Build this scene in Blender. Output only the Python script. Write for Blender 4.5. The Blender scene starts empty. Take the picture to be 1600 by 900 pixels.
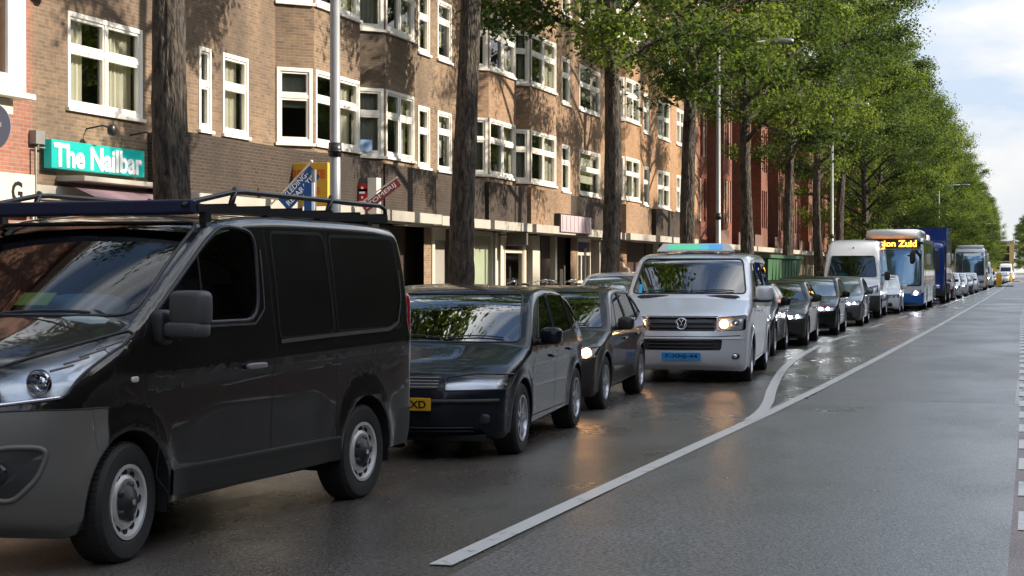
import bpy, bmesh, math, random
import numpy as np
from mathutils import Vector, Matrix
from mathutils.bvhtree import BVHTree

R = math.radians
scene = bpy.context.scene
col = scene.collection
random.seed(7)

# ------------------------------------------------------------------ camera
cam_d = bpy.data.cameras.new('camera')
cam = bpy.data.objects.new('camera', cam_d)
col.objects.link(cam)
cam.location = (0, 0, 1.63)
cam.rotation_euler = (R(90 - 0.573), 0, R(16.738))
cam_d.sensor_width = 36
cam_d.lens = 60.75
cam_d.clip_start = 0.1
cam_d.clip_end = 3000
scene.camera = cam

# ------------------------------------------------------------------ world, sun, exposure
SUN_AZ, SUN_EL = 14.0, 27.0           # azimuth from +X towards +Y
world = bpy.data.worlds.new('World')
scene.world = world
world.use_nodes = True
nt = world.node_tree
nt.nodes.clear()
wo = nt.nodes.new('ShaderNodeOutputWorld')
bg = nt.nodes.new('ShaderNodeBackground')
sky = nt.nodes.new('ShaderNodeTexSky')
sky.sky_type = 'NISHITA'
sky.sun_disc = False
sky.sun_elevation = R(SUN_EL)
sky.sun_rotation = R(90 - SUN_AZ)
sky.air_density = 1.0
sky.dust_density = 1.0
tc = nt.nodes.new('ShaderNodeTexCoord')
mp = nt.nodes.new('ShaderNodeMapping')
mp.inputs['Scale'].default_value = (1.0, 1.0, 3.2)
mp.inputs['Location'].default_value = (0.35, 0.2, 0.1)
nz = nt.nodes.new('ShaderNodeTexNoise')
nz.inputs['Scale'].default_value = 2.3
nz.inputs['Detail'].default_value = 9
nz.inputs['Roughness'].default_value = 0.55
nz.inputs['Distortion'].default_value = 0.25
cr = nt.nodes.new('ShaderNodeValToRGB')
cr.color_ramp.elements[0].position = 0.45
cr.color_ramp.elements[0].color = (0, 0, 0, 1)
cr.color_ramp.elements[1].position = 0.60
cr.color_ramp.elements[1].color = (1, 1, 1, 1)
nz2 = nt.nodes.new('ShaderNodeTexNoise')
nz2.inputs['Scale'].default_value = 5.0
nz2.inputs['Detail'].default_value = 6
cr2 = nt.nodes.new('ShaderNodeValToRGB')          # cloud tones high up
cr2.color_ramp.elements[0].position = 0.3
cr2.color_ramp.elements[0].color = (4.2, 4.6, 5.2, 1)
cr2.color_ramp.elements[1].position = 0.7
cr2.color_ramp.elements[1].color = (8.6, 8.5, 8.3, 1)
cr3 = nt.nodes.new('ShaderNodeValToRGB')          # cloud deck near the horizon
e = cr3.color_ramp.elements
e[0].position = 0.42; e[0].color = (2.2, 2.6, 3.15, 1)
e[1].position = 0.55; e[1].color = (4.2, 4.08, 4.0, 1)
em = cr3.color_ramp.elements.new(.48); em.color = (3.0, 3.1, 3.25, 1)
sxyz = nt.nodes.new('ShaderNodeSeparateXYZ')
elv = nt.nodes.new('ShaderNodeMapRange'); elv.interpolation_type = 'SMOOTHSTEP'
elv.inputs['From Min'].default_value = 0.10; elv.inputs['From Max'].default_value = 0.42
warm = nt.nodes.new('ShaderNodeMapRange'); warm.inputs['From Min'].default_value = 0.0; warm.inputs['From Max'].default_value = 0.09
warm.inputs['To Min'].default_value = 0.75; warm.inputs['To Max'].default_value = 0.0
wmix = nt.nodes.new('ShaderNodeMixRGB'); wmix.inputs[2].default_value = (3.35, 3.15, 2.8, 1)
lomix = nt.nodes.new('ShaderNodeMixRGB')
mx = nt.nodes.new('ShaderNodeMixRGB')
L = nt.links.new
L(tc.outputs['Generated'], mp.inputs['Vector'])
L(mp.outputs[0], nz.inputs['Vector'])
L(mp.outputs[0], nz2.inputs['Vector'])
L(nz.outputs['Fac'], cr.inputs[0])
L(nz2.outputs['Fac'], cr2.inputs[0])
L(cr.outputs[0], mx.inputs[0])
L(sky.outputs[0], mx.inputs[1])
L(cr2.outputs[0], mx.inputs[2])
L(tc.outputs['Generated'], sxyz.inputs[0]); L(sxyz.outputs['Z'], elv.inputs['Value']); L(sxyz.outputs['Z'], warm.inputs['Value'])
L(nz.outputs['Fac'], cr3.inputs[0]); L(cr3.outputs[0], wmix.inputs[1]); L(warm.outputs[0], wmix.inputs[0])
L(elv.outputs[0], lomix.inputs[0]); L(wmix.outputs[0], lomix.inputs[1]); L(mx.outputs[0], lomix.inputs[2])
L(lomix.outputs[0], bg.inputs[0])
L(bg.outputs[0], wo.inputs[0])
bg.inputs[1].default_value = 0.125

sun_d = bpy.data.lights.new('sun', 'SUN')
sun_d.energy = 3.4
sun_d.angle = R(0.9)
sun_d.color = (1.0, 0.89, 0.74)
sun = bpy.data.objects.new('sun', sun_d)
col.objects.link(sun)
sv = Vector((math.cos(R(SUN_AZ)) * math.cos(R(SUN_EL)), math.sin(R(SUN_AZ)) * math.cos(R(SUN_EL)), math.sin(R(SUN_EL))))
sun.rotation_euler = sv.to_track_quat('Z', 'Y').to_euler()

scene.view_settings.view_transform = 'Standard'
scene.view_settings.look = 'None'
scene.view_settings.exposure = 1.3
scene.view_settings.gamma = 1

# ------------------------------------------------------------------ helpers
class MB:
    """collects geometry, builds ONE mesh object"""
    def __init__(s):
        s.v = []; s.f = []; s.m = []; s.uv = {}
    def face(s, pts, m=0, uv=None):
        i = len(s.v); s.v += [tuple(p) for p in pts]
        if uv is not None: s.uv[len(s.f)] = uv
        s.f.append(tuple(range(i, i + len(pts)))); s.m.append(m)
    def mesh(s, vs, fs, m=0):
        i = len(s.v); s.v += [tuple(p) for p in vs]
        for f in fs:
            s.f.append(tuple(i + k for k in f)); s.m.append(m)
    def box(s, c, d, m=0, rz=0, mat=None):
        x, y, z = (k / 2 for k in d)
        M = mat if mat is not None else Matrix.Rotation(rz, 4, 'Z')
        vs = [Vector(c) + M @ Vector((a * x, b * y, e * z)) for e in (-1, 1) for a, b in ((-1, -1), (1, -1), (1, 1), (-1, 1))]
        s.mesh(vs, [(3, 2, 1, 0), (4, 5, 6, 7), (0, 1, 5, 4), (1, 2, 6, 5), (2, 3, 7, 6), (3, 0, 4, 7)], m)
    def bx(s, x0, x1, y0, y1, z0, z1, m=0):
        s.box(((x0 + x1) / 2, (y0 + y1) / 2, (z0 + z1) / 2), (abs(x1 - x0), abs(y1 - y0), abs(z1 - z0)), m)
    def tube(s, pts, r, n=8, m=0, cap=True, closed=False):
        pts = [Vector(p) for p in pts]; N = len(pts)
        rr = r if isinstance(r, (list, tuple)) else [r] * N
        vs = []; up = None
        for i, p in enumerate(pts):
            if closed: t = pts[(i + 1) % N] - pts[i - 1]
            else: t = pts[min(i + 1, N - 1)] - pts[max(i - 1, 0)]
            if t.length < 1e-9: t = Vector((0, 0, 1))
            t.normalize()
            if up is None:
                up = Vector((0, 0, 1)) if abs(t.z) < 0.9 else Vector((1, 0, 0))
            u = up - t * up.dot(t)
            if u.length < 1e-4: u = t.orthogonal()
            u.normalize(); up = u
            w = t.cross(u)
            for k in range(n):
                a = 2 * math.pi * k / n
                vs.append(p + (u * math.cos(a) + w * math.sin(a)) * rr[i])
        fs = []
        for i in range(N if closed else N - 1):
            j = (i + 1) % N
            for k in range(n):
                k2 = (k + 1) % n
                fs.append((i * n + k, i * n + k2, j * n + k2, j * n + k))
        if cap and not closed:
            fs.append(tuple(range(n - 1, -1, -1))); fs.append(tuple(range((N - 1) * n, N * n)))
        s.mesh(vs, fs, m)
    def lathe(s, prof, c=(0, 0, 0), axis='X', n=32, m=0, sc=1):
        """prof: (radius, along)"""
        vs = []
        for (r, a) in prof:
            for k in range(n):
                t = 2 * math.pi * k / n
                if axis == 'X': p = (a, r * math.cos(t), r * math.sin(t))
                elif axis == 'Y': p = (r * math.cos(t), a, r * math.sin(t))
                else: p = (r * math.cos(t), r * math.sin(t), a)
                vs.append((c[0] + p[0] * sc, c[1] + p[1] * sc, c[2] + p[2] * sc))
        fs = []
        for i in range(len(prof) - 1):
            for k in range(n):
                k2 = (k + 1) % n
                fs.append((i * n + k, i * n + k2, (i + 1) * n + k2, (i + 1) * n + k))
        s.mesh(vs, fs, m)
    def superell(s, c, d, e=0.5, nu=16, nv=10, m=0, M=None):
        a, b, h = (k / 2 for k in d)
        sg = lambda x, p: math.copysign(abs(x) ** p, x)
        vs = []
        for j in range(nv + 1):
            ph = -math.pi / 2 + math.pi * j / nv
            for i in range(nu):
                t = 2 * math.pi * i / nu
                p = Vector((a * sg(math.cos(ph), e) * sg(math.cos(t), e), b * sg(math.cos(ph), e) * sg(math.sin(t), e), h * sg(math.sin(ph), e)))
                if M is not None: p = M @ p
                vs.append(Vector(c) + p)
        fs = []
        for j in range(nv):
            for i in range(nu):
                i2 = (i + 1) % nu
                fs.append((j * nu + i, j * nu + i2, (j + 1) * nu + i2, (j + 1) * nu + i))
        s.mesh(vs, fs, m)
    def build(s, name, mats, parent=None, smooth=False, bevel=0, flat_angle=None):
        me = bpy.data.meshes.new(name)
        me.from_pydata(s.v, [], s.f)
        if not isinstance(mats, (list, tuple)): mats = [mats]
        for m in mats: me.materials.append(m)
        if any(s.m): me.polygons.foreach_set('material_index', s.m)
        if s.uv:
            ul = me.uv_layers.new(name='UVMap')
            for fi, uv in s.uv.items():
                ls = me.polygons[fi].loop_start
                for k, q in enumerate(uv): ul.data[ls + k].uv = q
        if smooth:
            me.polygons.foreach_set('use_smooth', [True] * len(s.f))
            if flat_angle: me.set_sharp_from_angle(angle=R(flat_angle))
        o = bpy.data.objects.new(name, me)
        col.objects.link(o)
        if parent: o.parent = parent
        if bevel:
            b = o.modifiers.new('bevel', 'BEVEL'); b.width = bevel; b.segments = 2; b.limit_method = 'ANGLE'
        return o

def tag(o, label=None, cat=None, group=None, kind=None):
    if label: o['label'] = label
    if cat: o['category'] = cat
    if group: o['group'] = group
    if kind: o['kind'] = kind
    return o

def empty(name, loc, rz=0):
    o = bpy.data.objects.new(name, None); col.objects.link(o)
    o.location = loc; o.rotation_euler = (0, 0, rz); o.empty_display_size = 0.2
    return o

def kids(o):
    return [c for c in bpy.data.objects if c.parent == o]

def copy_tree(o, parent=None, src=None):
    if src is None:
        src = {}
        for c in bpy.data.objects:
            if c.parent: src.setdefault(c.parent.name, []).append(c)
    c = o.copy(); col.objects.link(c); c.parent = parent
    for ch in src.get(o.name, []): copy_tree(ch, c, src)
    return c

# ------------------------------------------------------------------ materials
def newmat(name):
    m = bpy.data.materials.new(name); m.use_nodes = True
    n = m.node_tree; b = n.nodes['Principled BSDF']
    return m, n, b

def pmat(name, c, rough=0.5, metal=0.0, coat=0.0, emis=None, es=0, noise=0.0, nscale=8, bump=0.0, bscale=60, spec=0.5):
    m, n, b = newmat(name)
    b.inputs['Base Color'].default_value = (*c, 1)
    b.inputs['Roughness'].default_value = rough
    b.inputs['Metallic'].default_value = metal
    b.inputs['Coat Weight'].default_value = coat
    b.inputs['Coat Roughness'].default_value = 0.04
    b.inputs['Specular IOR Level'].default_value = spec
    if emis:
        b.inputs['Emission Color'].default_value = (*emis, 1); b.inputs['Emission Strength'].default_value = es
    t = n.nodes.new('ShaderNodeTexCoord')
    if noise:
        z = n.nodes.new('ShaderNodeTexNoise'); z.inputs['Scale'].default_value = nscale; z.inputs['Detail'].default_value = 6
        mm = n.nodes.new('ShaderNodeMixRGB')
        mm.inputs[1].default_value = (*[k * (1 - noise) for k in c], 1)
        mm.inputs[2].default_value = (*[min(1, k * (1 + noise)) for k in c], 1)
        n.links.new(t.outputs['Object'], z.inputs['Vector'])
        n.links.new(z.outputs['Fac'], mm.inputs[0]); n.links.new(mm.outputs[0], b.inputs['Base Color'])
        rm = n.nodes.new('ShaderNodeMapRange')
        rm.inputs['To Min'].default_value = max(0, rough * (1 - noise)); rm.inputs['To Max'].default_value = min(1, rough * (1 + noise))
        n.links.new(z.outputs['Fac'], rm.inputs['Value']); n.links.new(rm.outputs[0], b.inputs['Roughness'])
    if bump:
        z = n.nodes.new('ShaderNodeTexNoise'); z.inputs['Scale'].default_value = bscale; z.inputs['Detail'].default_value = 4
        bp = n.nodes.new('ShaderNodeBump'); bp.inputs['Strength'].default_value = bump; bp.inputs['Distance'].default_value = 0.01
        n.links.new(t.outputs['Object'], z.inputs['Vector']); n.links.new(z.outputs['Fac'], bp.inputs['Height']); n.links.new(bp.outputs[0], b.inputs['Normal'])
    return m

def brick_mat(name, c1, c2, mortar, dirt=0.55, dirt_scale=0.35, rw=0.205, rh=0.06, dcol=(0.06, 0.045, 0.035)):
    m, n, b = newmat(name)
    uv = n.nodes.new('ShaderNodeUVMap'); uv.uv_map = 'UVMap'
    br = n.nodes.new('ShaderNodeTexBrick')
    br.inputs['Scale'].default_value = 1.0
    br.inputs['Brick Width'].default_value = rw
    br.inputs['Row Height'].default_value = rh
    br.inputs['Mortar Size'].default_value = 0.007
    br.inputs['Mortar Smooth'].default_value = 0.2
    br.inputs['Color1'].default_value = (*c1, 1)
    br.inputs['Color2'].default_value = (*c2, 1)
    br.inputs['Mortar'].default_value = (*mortar, 1)
    n.links.new(uv.outputs[0], br.inputs['Vector'])
    z = n.nodes.new('ShaderNodeTexNoise'); z.inputs['Scale'].default_value = dirt_scale; z.inputs['Detail'].default_value = 7; z.inputs['Roughness'].default_value = 0.6
    mp = n.nodes.new('ShaderNodeMapping'); mp.inputs['Scale'].default_value = (1, 0.6, 1)
    n.links.new(uv.outputs[0], mp.inputs[0]); n.links.new(mp.outputs[0], z.inputs['Vector'])
    r = n.nodes.new('ShaderNodeValToRGB'); r.color_ramp.elements[0].position = 0.42; r.color_ramp.elements[1].position = 0.66
    n.links.new(z.outputs['Fac'], r.inputs[0])
    mu = n.nodes.new('ShaderNodeMath'); mu.operation = 'MULTIPLY'; mu.inputs[1].default_value = dirt
    n.links.new(r.outputs[0], mu.inputs[0])
    mm = n.nodes.new('ShaderNodeMixRGB'); mm.inputs[2].default_value = (*dcol, 1)
    n.links.new(mu.outputs[0], mm.inputs[0]); n.links.new(br.outputs['Color'], mm.inputs[1])
    z2 = n.nodes.new('ShaderNodeTexNoise'); z2.inputs['Scale'].default_value = 9; z2.inputs['Detail'].default_value = 3
    n.links.new(uv.outputs[0], z2.inputs['Vector'])
    hs = n.nodes.new('ShaderNodeMapRange'); hs.inputs['To Min'].default_value = 0.7; hs.inputs['To Max'].default_value = 1.3
    n.links.new(z2.outputs['Fac'], hs.inputs['Value'])
    vm = n.nodes.new('ShaderNodeVectorMath'); vm.operation = 'SCALE'
    n.links.new(mm.outputs[0], vm.inputs[0]); n.links.new(hs.outputs[0], vm.inputs['Scale'])
    n.links.new(vm.outputs[0], b.inputs['Base Color'])
    b.inputs['Roughness'].default_value = 0.85
    bp = n.nodes.new('ShaderNodeBump'); bp.inputs['Strength'].default_value = 0.5; bp.inputs['Distance'].default_value = 0.008; bp.invert = True
    n.links.new(br.outputs['Fac'], bp.inputs['Height']); n.links.new(bp.outputs[0], b.inputs['Normal'])
    return m

def glass_mat(name, tint=(0.75, 0.8, 0.78), ior=1.5, boost=1.0, rough=0.0):
    m = bpy.data.materials.new(name); m.use_nodes = True; n = m.node_tree; n.nodes.clear()
    o = n.nodes.new('ShaderNodeOutputMaterial'); mix = n.nodes.new('ShaderNodeMixShader')
    t = n.nodes.new('ShaderNodeBsdfTransparent'); t.inputs[0].default_value = (*tint, 1)
    g = n.nodes.new('ShaderNodeBsdfGlossy'); g.inputs['Roughness'].default_value = rough
    fr = n.nodes.new('ShaderNodeFresnel'); fr.inputs[0].default_value = ior
    mu = n.nodes.new('ShaderNodeMath'); mu.operation = 'MULTIPLY'; mu.use_clamp = True; mu.inputs[1].default_value = boost
    n.links.new(fr.outputs[0], mu.inputs[0]); n.links.new(mu.outputs[0], mix.inputs[0])
    n.links.new(t.outputs[0], mix.inputs[1]); n.links.new(g.outputs[0], mix.inputs[2]); n.links.new(mix.outputs[0], o.inputs[0])
    return m

def asphalt(name, c, wet=(0.18, 0.5), tint=None, speck=0.75, wscale=0.45, bump=0.5, streak=1.0):
    m, n, b = newmat(name)
    t = n.nodes.new('ShaderNodeTexCoord')
    z = n.nodes.new('ShaderNodeTexNoise'); z.inputs['Scale'].default_value = 38; z.inputs['Detail'].default_value = 4; z.inputs['Roughness'].default_value = 0.7
    vo = n.nodes.new('ShaderNodeTexVoronoi'); vo.inputs['Scale'].default_value = 70
    big = n.nodes.new('ShaderNodeTexNoise'); big.inputs['Scale'].default_value = wscale; big.inputs['Detail'].default_value = 8; big.inputs['Roughness'].default_value = 0.62
    mp = n.nodes.new('ShaderNodeMapping'); mp.inputs['Scale'].default_value = (1, 1 / (1 + streak), 1)
    for q in (z, vo): n.links.new(t.outputs['Object'], q.inputs['Vector'])
    n.links.new(t.outputs['Object'], mp.inputs[0]); n.links.new(mp.outputs[0], big.inputs['Vector'])
    c1 = n.nodes.new('ShaderNodeMixRGB'); c1.inputs[1].default_value = (*[k * (1 - speck) for k in c], 1); c1.inputs[2].default_value = (*[k * (1 + speck) for k in c], 1)
    gr = n.nodes.new('ShaderNodeMapRange'); gr.inputs['From Min'].default_value = .36; gr.inputs['From Max'].default_value = .64
    n.links.new(z.outputs['Fac'], gr.inputs['Value']); n.links.new(gr.outputs[0], c1.inputs[0])
    c2 = n.nodes.new('ShaderNodeMixRGB'); c2.blend_type = 'MULTIPLY'; c2.inputs[0].default_value = 0.35
    rr = n.nodes.new('ShaderNodeValToRGB'); rr.color_ramp.elements[0].position = 0.3; rr.color_ramp.elements[0].color = (0.45, 0.43, 0.42, 1); rr.color_ramp.elements[1].position = 0.7; rr.color_ramp.elements[1].color = (1.25, 1.25, 1.25, 1)
    n.links.new(big.outputs['Fac'], rr.inputs[0]); n.links.new(c1.outputs[0], c2.inputs[1]); n.links.new(rr.outputs[0], c2.inputs[2])
    n.links.new(c2.outputs[0], b.inputs['Base Color'])
    mr = n.nodes.new('ShaderNodeMapRange'); mr.inputs['From Min'].default_value = 0.35; mr.inputs['From Max'].default_value = 0.65
    mr.inputs['To Min'].default_value = wet[0]; mr.inputs['To Max'].default_value = wet[1]
    n.links.new(big.outputs['Fac'], mr.inputs['Value']); n.links.new(mr.outputs[0], b.inputs['Roughness'])
    bp = n.nodes.new('ShaderNodeBump'); bp.inputs['Strength'].default_value = bump; bp.inputs['Distance'].default_value = 0.006
    n.links.new(vo.outputs['Distance'], bp.inputs['Height']); n.links.new(bp.outputs[0], b.inputs['Normal'])
    b.inputs['Specular IOR Level'].default_value = 0.6
    return m

M = {}
M['road'] = asphalt('wet_asphalt', (0.096, 0.082, 0.069), (0.12, 0.42))
M['patch'] = asphalt('smooth_asphalt', (0.155, 0.146, 0.134), (0.27, 0.43), wscale=0.7, bump=0.35)
M['old'] = asphalt('dry_asphalt', (0.158, 0.142, 0.130), (0.3, 0.48))
M['cycle'] = asphalt('red_asphalt', (0.13, 0.06, 0.045), (0.3, 0.5))
def worn_paint():
    m, n, b = newmat('worn_road_paint')
    t = n.nodes.new('ShaderNodeTexCoord'); z = n.nodes.new('ShaderNodeTexNoise'); z.inputs['Scale'].default_value = 7; z.inputs['Detail'].default_value = 10; z.inputs['Roughness'].default_value = .75
    z2 = n.nodes.new('ShaderNodeTexNoise'); z2.inputs['Scale'].default_value = .6; z2.inputs['Detail'].default_value = 4
    for q in (z, z2): n.links.new(t.outputs['Object'], q.inputs['Vector'])
    ad = n.nodes.new('ShaderNodeMath'); ad.operation = 'MULTIPLY_ADD'; ad.inputs[1].default_value = .45; n.links.new(z2.outputs['Fac'], ad.inputs[0]); n.links.new(z.outputs['Fac'], ad.inputs[2])
    r = n.nodes.new('ShaderNodeValToRGB'); e = r.color_ramp.elements; e[0].position = .53; e[0].color = (0.13, 0.125, 0.115, 1); e[1].position = .66; e[1].color = (0.62, 0.6, 0.56, 1)
    n.links.new(ad.outputs[0], r.inputs[0]); n.links.new(r.outputs[0], b.inputs['Base Color']); b.inputs['Roughness'].default_value = .45
    return m
M['mark'] = worn_paint()
M['kerb'] = pmat('kerb_stone', (0.28, 0.27, 0.25), 0.6, noise=0.3, nscale=3)
M['white'] = pmat('white_paint', (0.78, 0.75, 0.68), 0.4, noise=0.08, nscale=3)
M['cream'] = pmat('cream_paint', (0.6, 0.55, 0.44), 0.45, noise=0.12, nscale=3)
M['concrete'] = pmat('pale_concrete', (0.38, 0.35, 0.3), 0.75, noise=0.25, nscale=2)
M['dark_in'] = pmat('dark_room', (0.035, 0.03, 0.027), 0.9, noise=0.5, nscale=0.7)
M['curtain'] = pmat('curtain_fabric', (0.62, 0.58, 0.48), 0.9, noise=0.15, nscale=4)
M['brown_door'] = pmat('brown_door', (0.06, 0.035, 0.028), 0.45)
M['grey_door'] = pmat('grey_door', (0.3, 0.28, 0.24), 0.5, noise=0.15)
M['black'] = pmat('black_plastic', (0.02, 0.02, 0.021), 0.5, noise=0.2, nscale=20)
M['blackm'] = pmat('black_metal', (0.018, 0.018, 0.02), 0.35)
M['rubber'] = pmat('rubber', (0.022, 0.021, 0.02), 0.75, noise=0.3, nscale=30)
M['under'] = pmat('underbody', (0.008, 0.008, 0.008), 0.9)
M['steel'] = pmat('wheel_steel', (0.62, 0.61, 0.59), 0.36, 0.35, noise=0.15, nscale=14)
M['alloy'] = pmat('alloy', (0.5, 0.5, 0.52), 0.28, 0.85)
M['chrome'] = pmat('chrome', (0.8, 0.8, 0.82), 0.1, 1.0)
M['reflector'] = pmat('lamp_reflector', (0.8, 0.82, 0.85), 0.22, 1.0, bump=0.35, bscale=9)
M['lamp_dark'] = pmat('lamp_housing', (0.03, 0.03, 0.035), 0.3)
M['galv'] = pmat('galvanised_pole', (0.27, 0.275, 0.27), 0.45, 0.4, noise=0.15, nscale=5)
M['w_glass'] = glass_mat('window_glass', (0.82, 0.86, 0.84), 1.5, 1.6)
M['c_glass'] = glass_mat('car_glass', (0.50, 0.56, 0.55), 1.6, 3.4)
M['c_glass_van'] = glass_mat('car_glass_sky_blue', (0.42, 0.52, 0.62), 1.5, 1.15)  # bluish tint puts the blue sky's reflection into the glass colour
M['sky_glass'] = pmat('pale_sky_reflection', (0.40, 0.43, 0.42), 0.06, 0.8)  # pale metallic tone stands in for bright sky mirrored in distant windscreens
M['bus_glass'] = pmat('bus_sky_reflection', (0.16, 0.24, 0.33), 0.05, 0.75)  # blue put into the colour for sky mirrored in bus and coach windscreens
M['c_glass_dark'] = glass_mat('car_glass_dark', (0.12, 0.13, 0.13), 1.5, 1.1)
M['lens'] = glass_mat('lamp_lens', (0.93, 0.94, 0.95), 1.5, 1.0)
M['far_glass'] = pmat('dark_glass', (0.02, 0.024, 0.026), 0.06, 0, 0.6)
M['interior'] = pmat('car_interior', (0.03, 0.03, 0.032), 0.8)
M['seat'] = pmat('seat_cloth', (0.035, 0.035, 0.04), 0.9)
M['amber'] = pmat('amber_lens', (0.8, 0.25, 0.02), 0.2)
M['red_lens'] = pmat('red_lens', (0.35, 0.01, 0.01), 0.15, coat=1)
M['reflector2'] = pmat('lamp_back', (0.75, 0.77, 0.8), 0.33, .55, bump=0.3, bscale=12)
# ================================================================== GROUND
def sheet(name, x0, x1, y0, y1, z, m, kind='structure', nx=1, ny=1, zf=None):
    b = MB()
    for i in range(nx):
        for j in range(ny):
            xs = [x0 + (x1 - x0) * k / nx for k in (i, i + 1)]; ys = [y0 + (y1 - y0) * k / ny for k in (j, j + 1)]
            b.face([(xs[0], ys[0], z), (xs[1], ys[0], z), (xs[1], ys[1], z), (xs[0], ys[1], z)])
    o = b.build(name, m); o['kind'] = kind
    return o

M['ground'] = pmat('bare_ground', (0.09, 0.085, 0.07), 0.9, noise=0.3, nscale=0.3)
sheet('ground', -900, 900, -400, 1400, -0.03, M['ground'])
sheet('road', -9.9, 7.0, -60, 700, 0.0, M['road'])
def strip_line(b, pts, w, z=0.009):
    P = [Vector((*p, 0)) for p in pts]
    L_, R_ = [], []
    for i, p in enumerate(P):
        t = (P[min(i + 1, len(P) - 1)] - P[max(i - 1, 0)]).normalized(); nn = Vector((-t.y, t.x, 0))
        ww = w[i] if isinstance(w, list) else w
        L_.append(p + nn * ww / 2); R_.append(p - nn * ww / 2)
    for i in range(len(P) - 1):
        b.face([(R_[i].x, R_[i].y, z), (R_[i + 1].x, R_[i + 1].y, z), (L_[i + 1].x, L_[i + 1].y, z), (L_[i].x, L_[i].y, z)])

sheet('bus_lane', -2.97, -0.12, -30, 22.0, 0.004, M['patch'])
sheet('bus_lane', -2.72, -0.2, 22.0, 600, 0.004, M['old'])
sheet('cycle_path', -0.12, 2.6, -30, 600, 0.004, M['cycle'])
b = MB()
pts = [(-3.12, 9.0), (-3.07, 11.5), (-2.98, 15.5), (-2.88, 19.4), (-2.80, 24), (-2.72, 34), (-2.62, 55), (-2.54, 90), (-2.53, 158), (-2.6, 182)]
strip_line(b, pts, 0.135)
tag(b.build('lane_line', M['mark']), kind='structure')
b = MB()
def spline(P, n=8):
    out = []
    for i in range(len(P) - 1):
        a, b_, c, d = (Vector(P[max(0, min(len(P) - 1, j))]) for j in (i - 1, i, i + 1, i + 2))
        for k in range(n):
            t = k / n; out.append(tuple(.5 * ((2 * b_) + (c - a) * t + (2 * a - 5 * b_ + 4 * c - d) * t * t + (3 * b_ - a - 3 * c + d) * t ** 3)))
    return out + [P[-1]]
strip_line(b, spline([(-2.92, 18.6), (-2.97, 19.8), (-3.12, 21.4), (-3.38, 23.5), (-3.72, 26.6), (-4.03, 30), (-4.24, 33.8), (-4.40, 37.8)]), 0.135, z=0.0125)
tag(b.build('lane_line', M['mark']), kind='structure')
b = MB()
y = 40.4
while y < 84:
    strip_line(b, [(-4.45 + (y - 40) * 0.006, y), (-4.42 + (y - 37) * 0.006, y + 3.6)], 0.13); y += 9.8
strip_line(b, [(-3.95, 80), (-3.7, 130), (-3.4, 182)], 0.14)
strip_line(b, [(-2.9, 190), (-2.7, 260)], 0.14)
tag(b.build('lane_line', M['mark']), kind='structure')
b = MB()
y = 11.25
rb = random.Random(3)
while y < 160:
    xa = -0.09 - 0.006 * (min(y, 60) - 13)
    b.face([(xa, y, 0.009), (xa + .46, y, 0.009), (xa + .46, y + 0.88, 0.009), (xa, y + 0.88, 0.009)])
    y += 1.72
tag(b.build('block_marking', M['mark']), kind='structure')
# tar-sealed cracks in the bus lane
b = MB()
def crack(pts, w=0.008):
    q = []
    for i in range(len(pts) - 1):
        for k in range(5):
            t = k / 5; q.append((pts[i][0] * (1 - t) + pts[i + 1][0] * t + rb.uniform(-.03, .03), pts[i][1] * (1 - t) + pts[i + 1][1] * t))
    strip_line(b, q, [w * rb.uniform(.3, 1.3) for _ in q], z=0.0085)
crack([(-0.6, 17.5), (-0.45, 17.7)])
crack([(-2.75, 22.0), (-1.4, 22.02), (-0.12, 21.98)], 0.02)
tag(b.build('tar_seam', pmat('tar', (0.07, 0.068, 0.066), 0.45)), kind='structure')
# parking bay + kerb + pavement (left), sloping slightly up towards the houses
def paving_mat(name, c, s=0.3):
    m, n, bs = newmat(name)
    t = n.nodes.new('ShaderNodeTexCoord'); br = n.nodes.new('ShaderNodeTexBrick')
    br.inputs['Scale'].default_value = 1; br.inputs['Brick Width'].default_value = s; br.inputs['Row Height'].default_value = s
    br.inputs['Mortar Size'].default_value = 0.006
    br.inputs['Color1'].default_value = (*c, 1); br.inputs['Color2'].default_value = (*[k * 0.75 for k in c], 1); br.inputs['Mortar'].default_value = (0.05, 0.045, 0.04, 1)
    n.links.new(t.outputs['Object'], br.inputs['Vector']); n.links.new(br.outputs['Color'], bs.inputs['Base Color'])
    bs.inputs['Roughness'].default_value = 0.55
    return m
M['paving'] = paving_mat('paving_slabs', (0.26, 0.24, 0.21))
M['clinker'] = paving_mat('clinker_paving', (0.15, 0.09, 0.07), 0.1)
b = MB()
b.face([(-14.6, -40, 0.36), (-10.02, -40, 0.12), (-10.02, 420, 0.12), (-14.6, 420, 0.36)][::-1])
o = b.build('pavement', M['paving']); o['kind'] = 'structure'
b = MB(); b.bx(-10.02, -9.87, -40, 420, -0.02, 0.125)
o = b.build('kerb', M['kerb'], bevel=0.015); o['kind'] = 'structure'
sheet('parking_bay', -9.86, -7.0, -40, 420, 0.004, M['clinker'])
b = MB(); b.bx(2.6, 2.75, -40, 500, -0.02, 0.13); b.bx(5.2, 5.35, -40, 500, -0.02, 0.13)
o = b.build('kerb', M['kerb'], bevel=0.015); o['kind'] = 'structure'
b = MB(); b.face([(5.35, -40, 0.12), (16.5, -40, 0.2), (16.5, 500, 0.2), (5.35, 500, 0.12)])
o = b.build('pavement', M['paving']); o['kind'] = 'structure'

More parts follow.
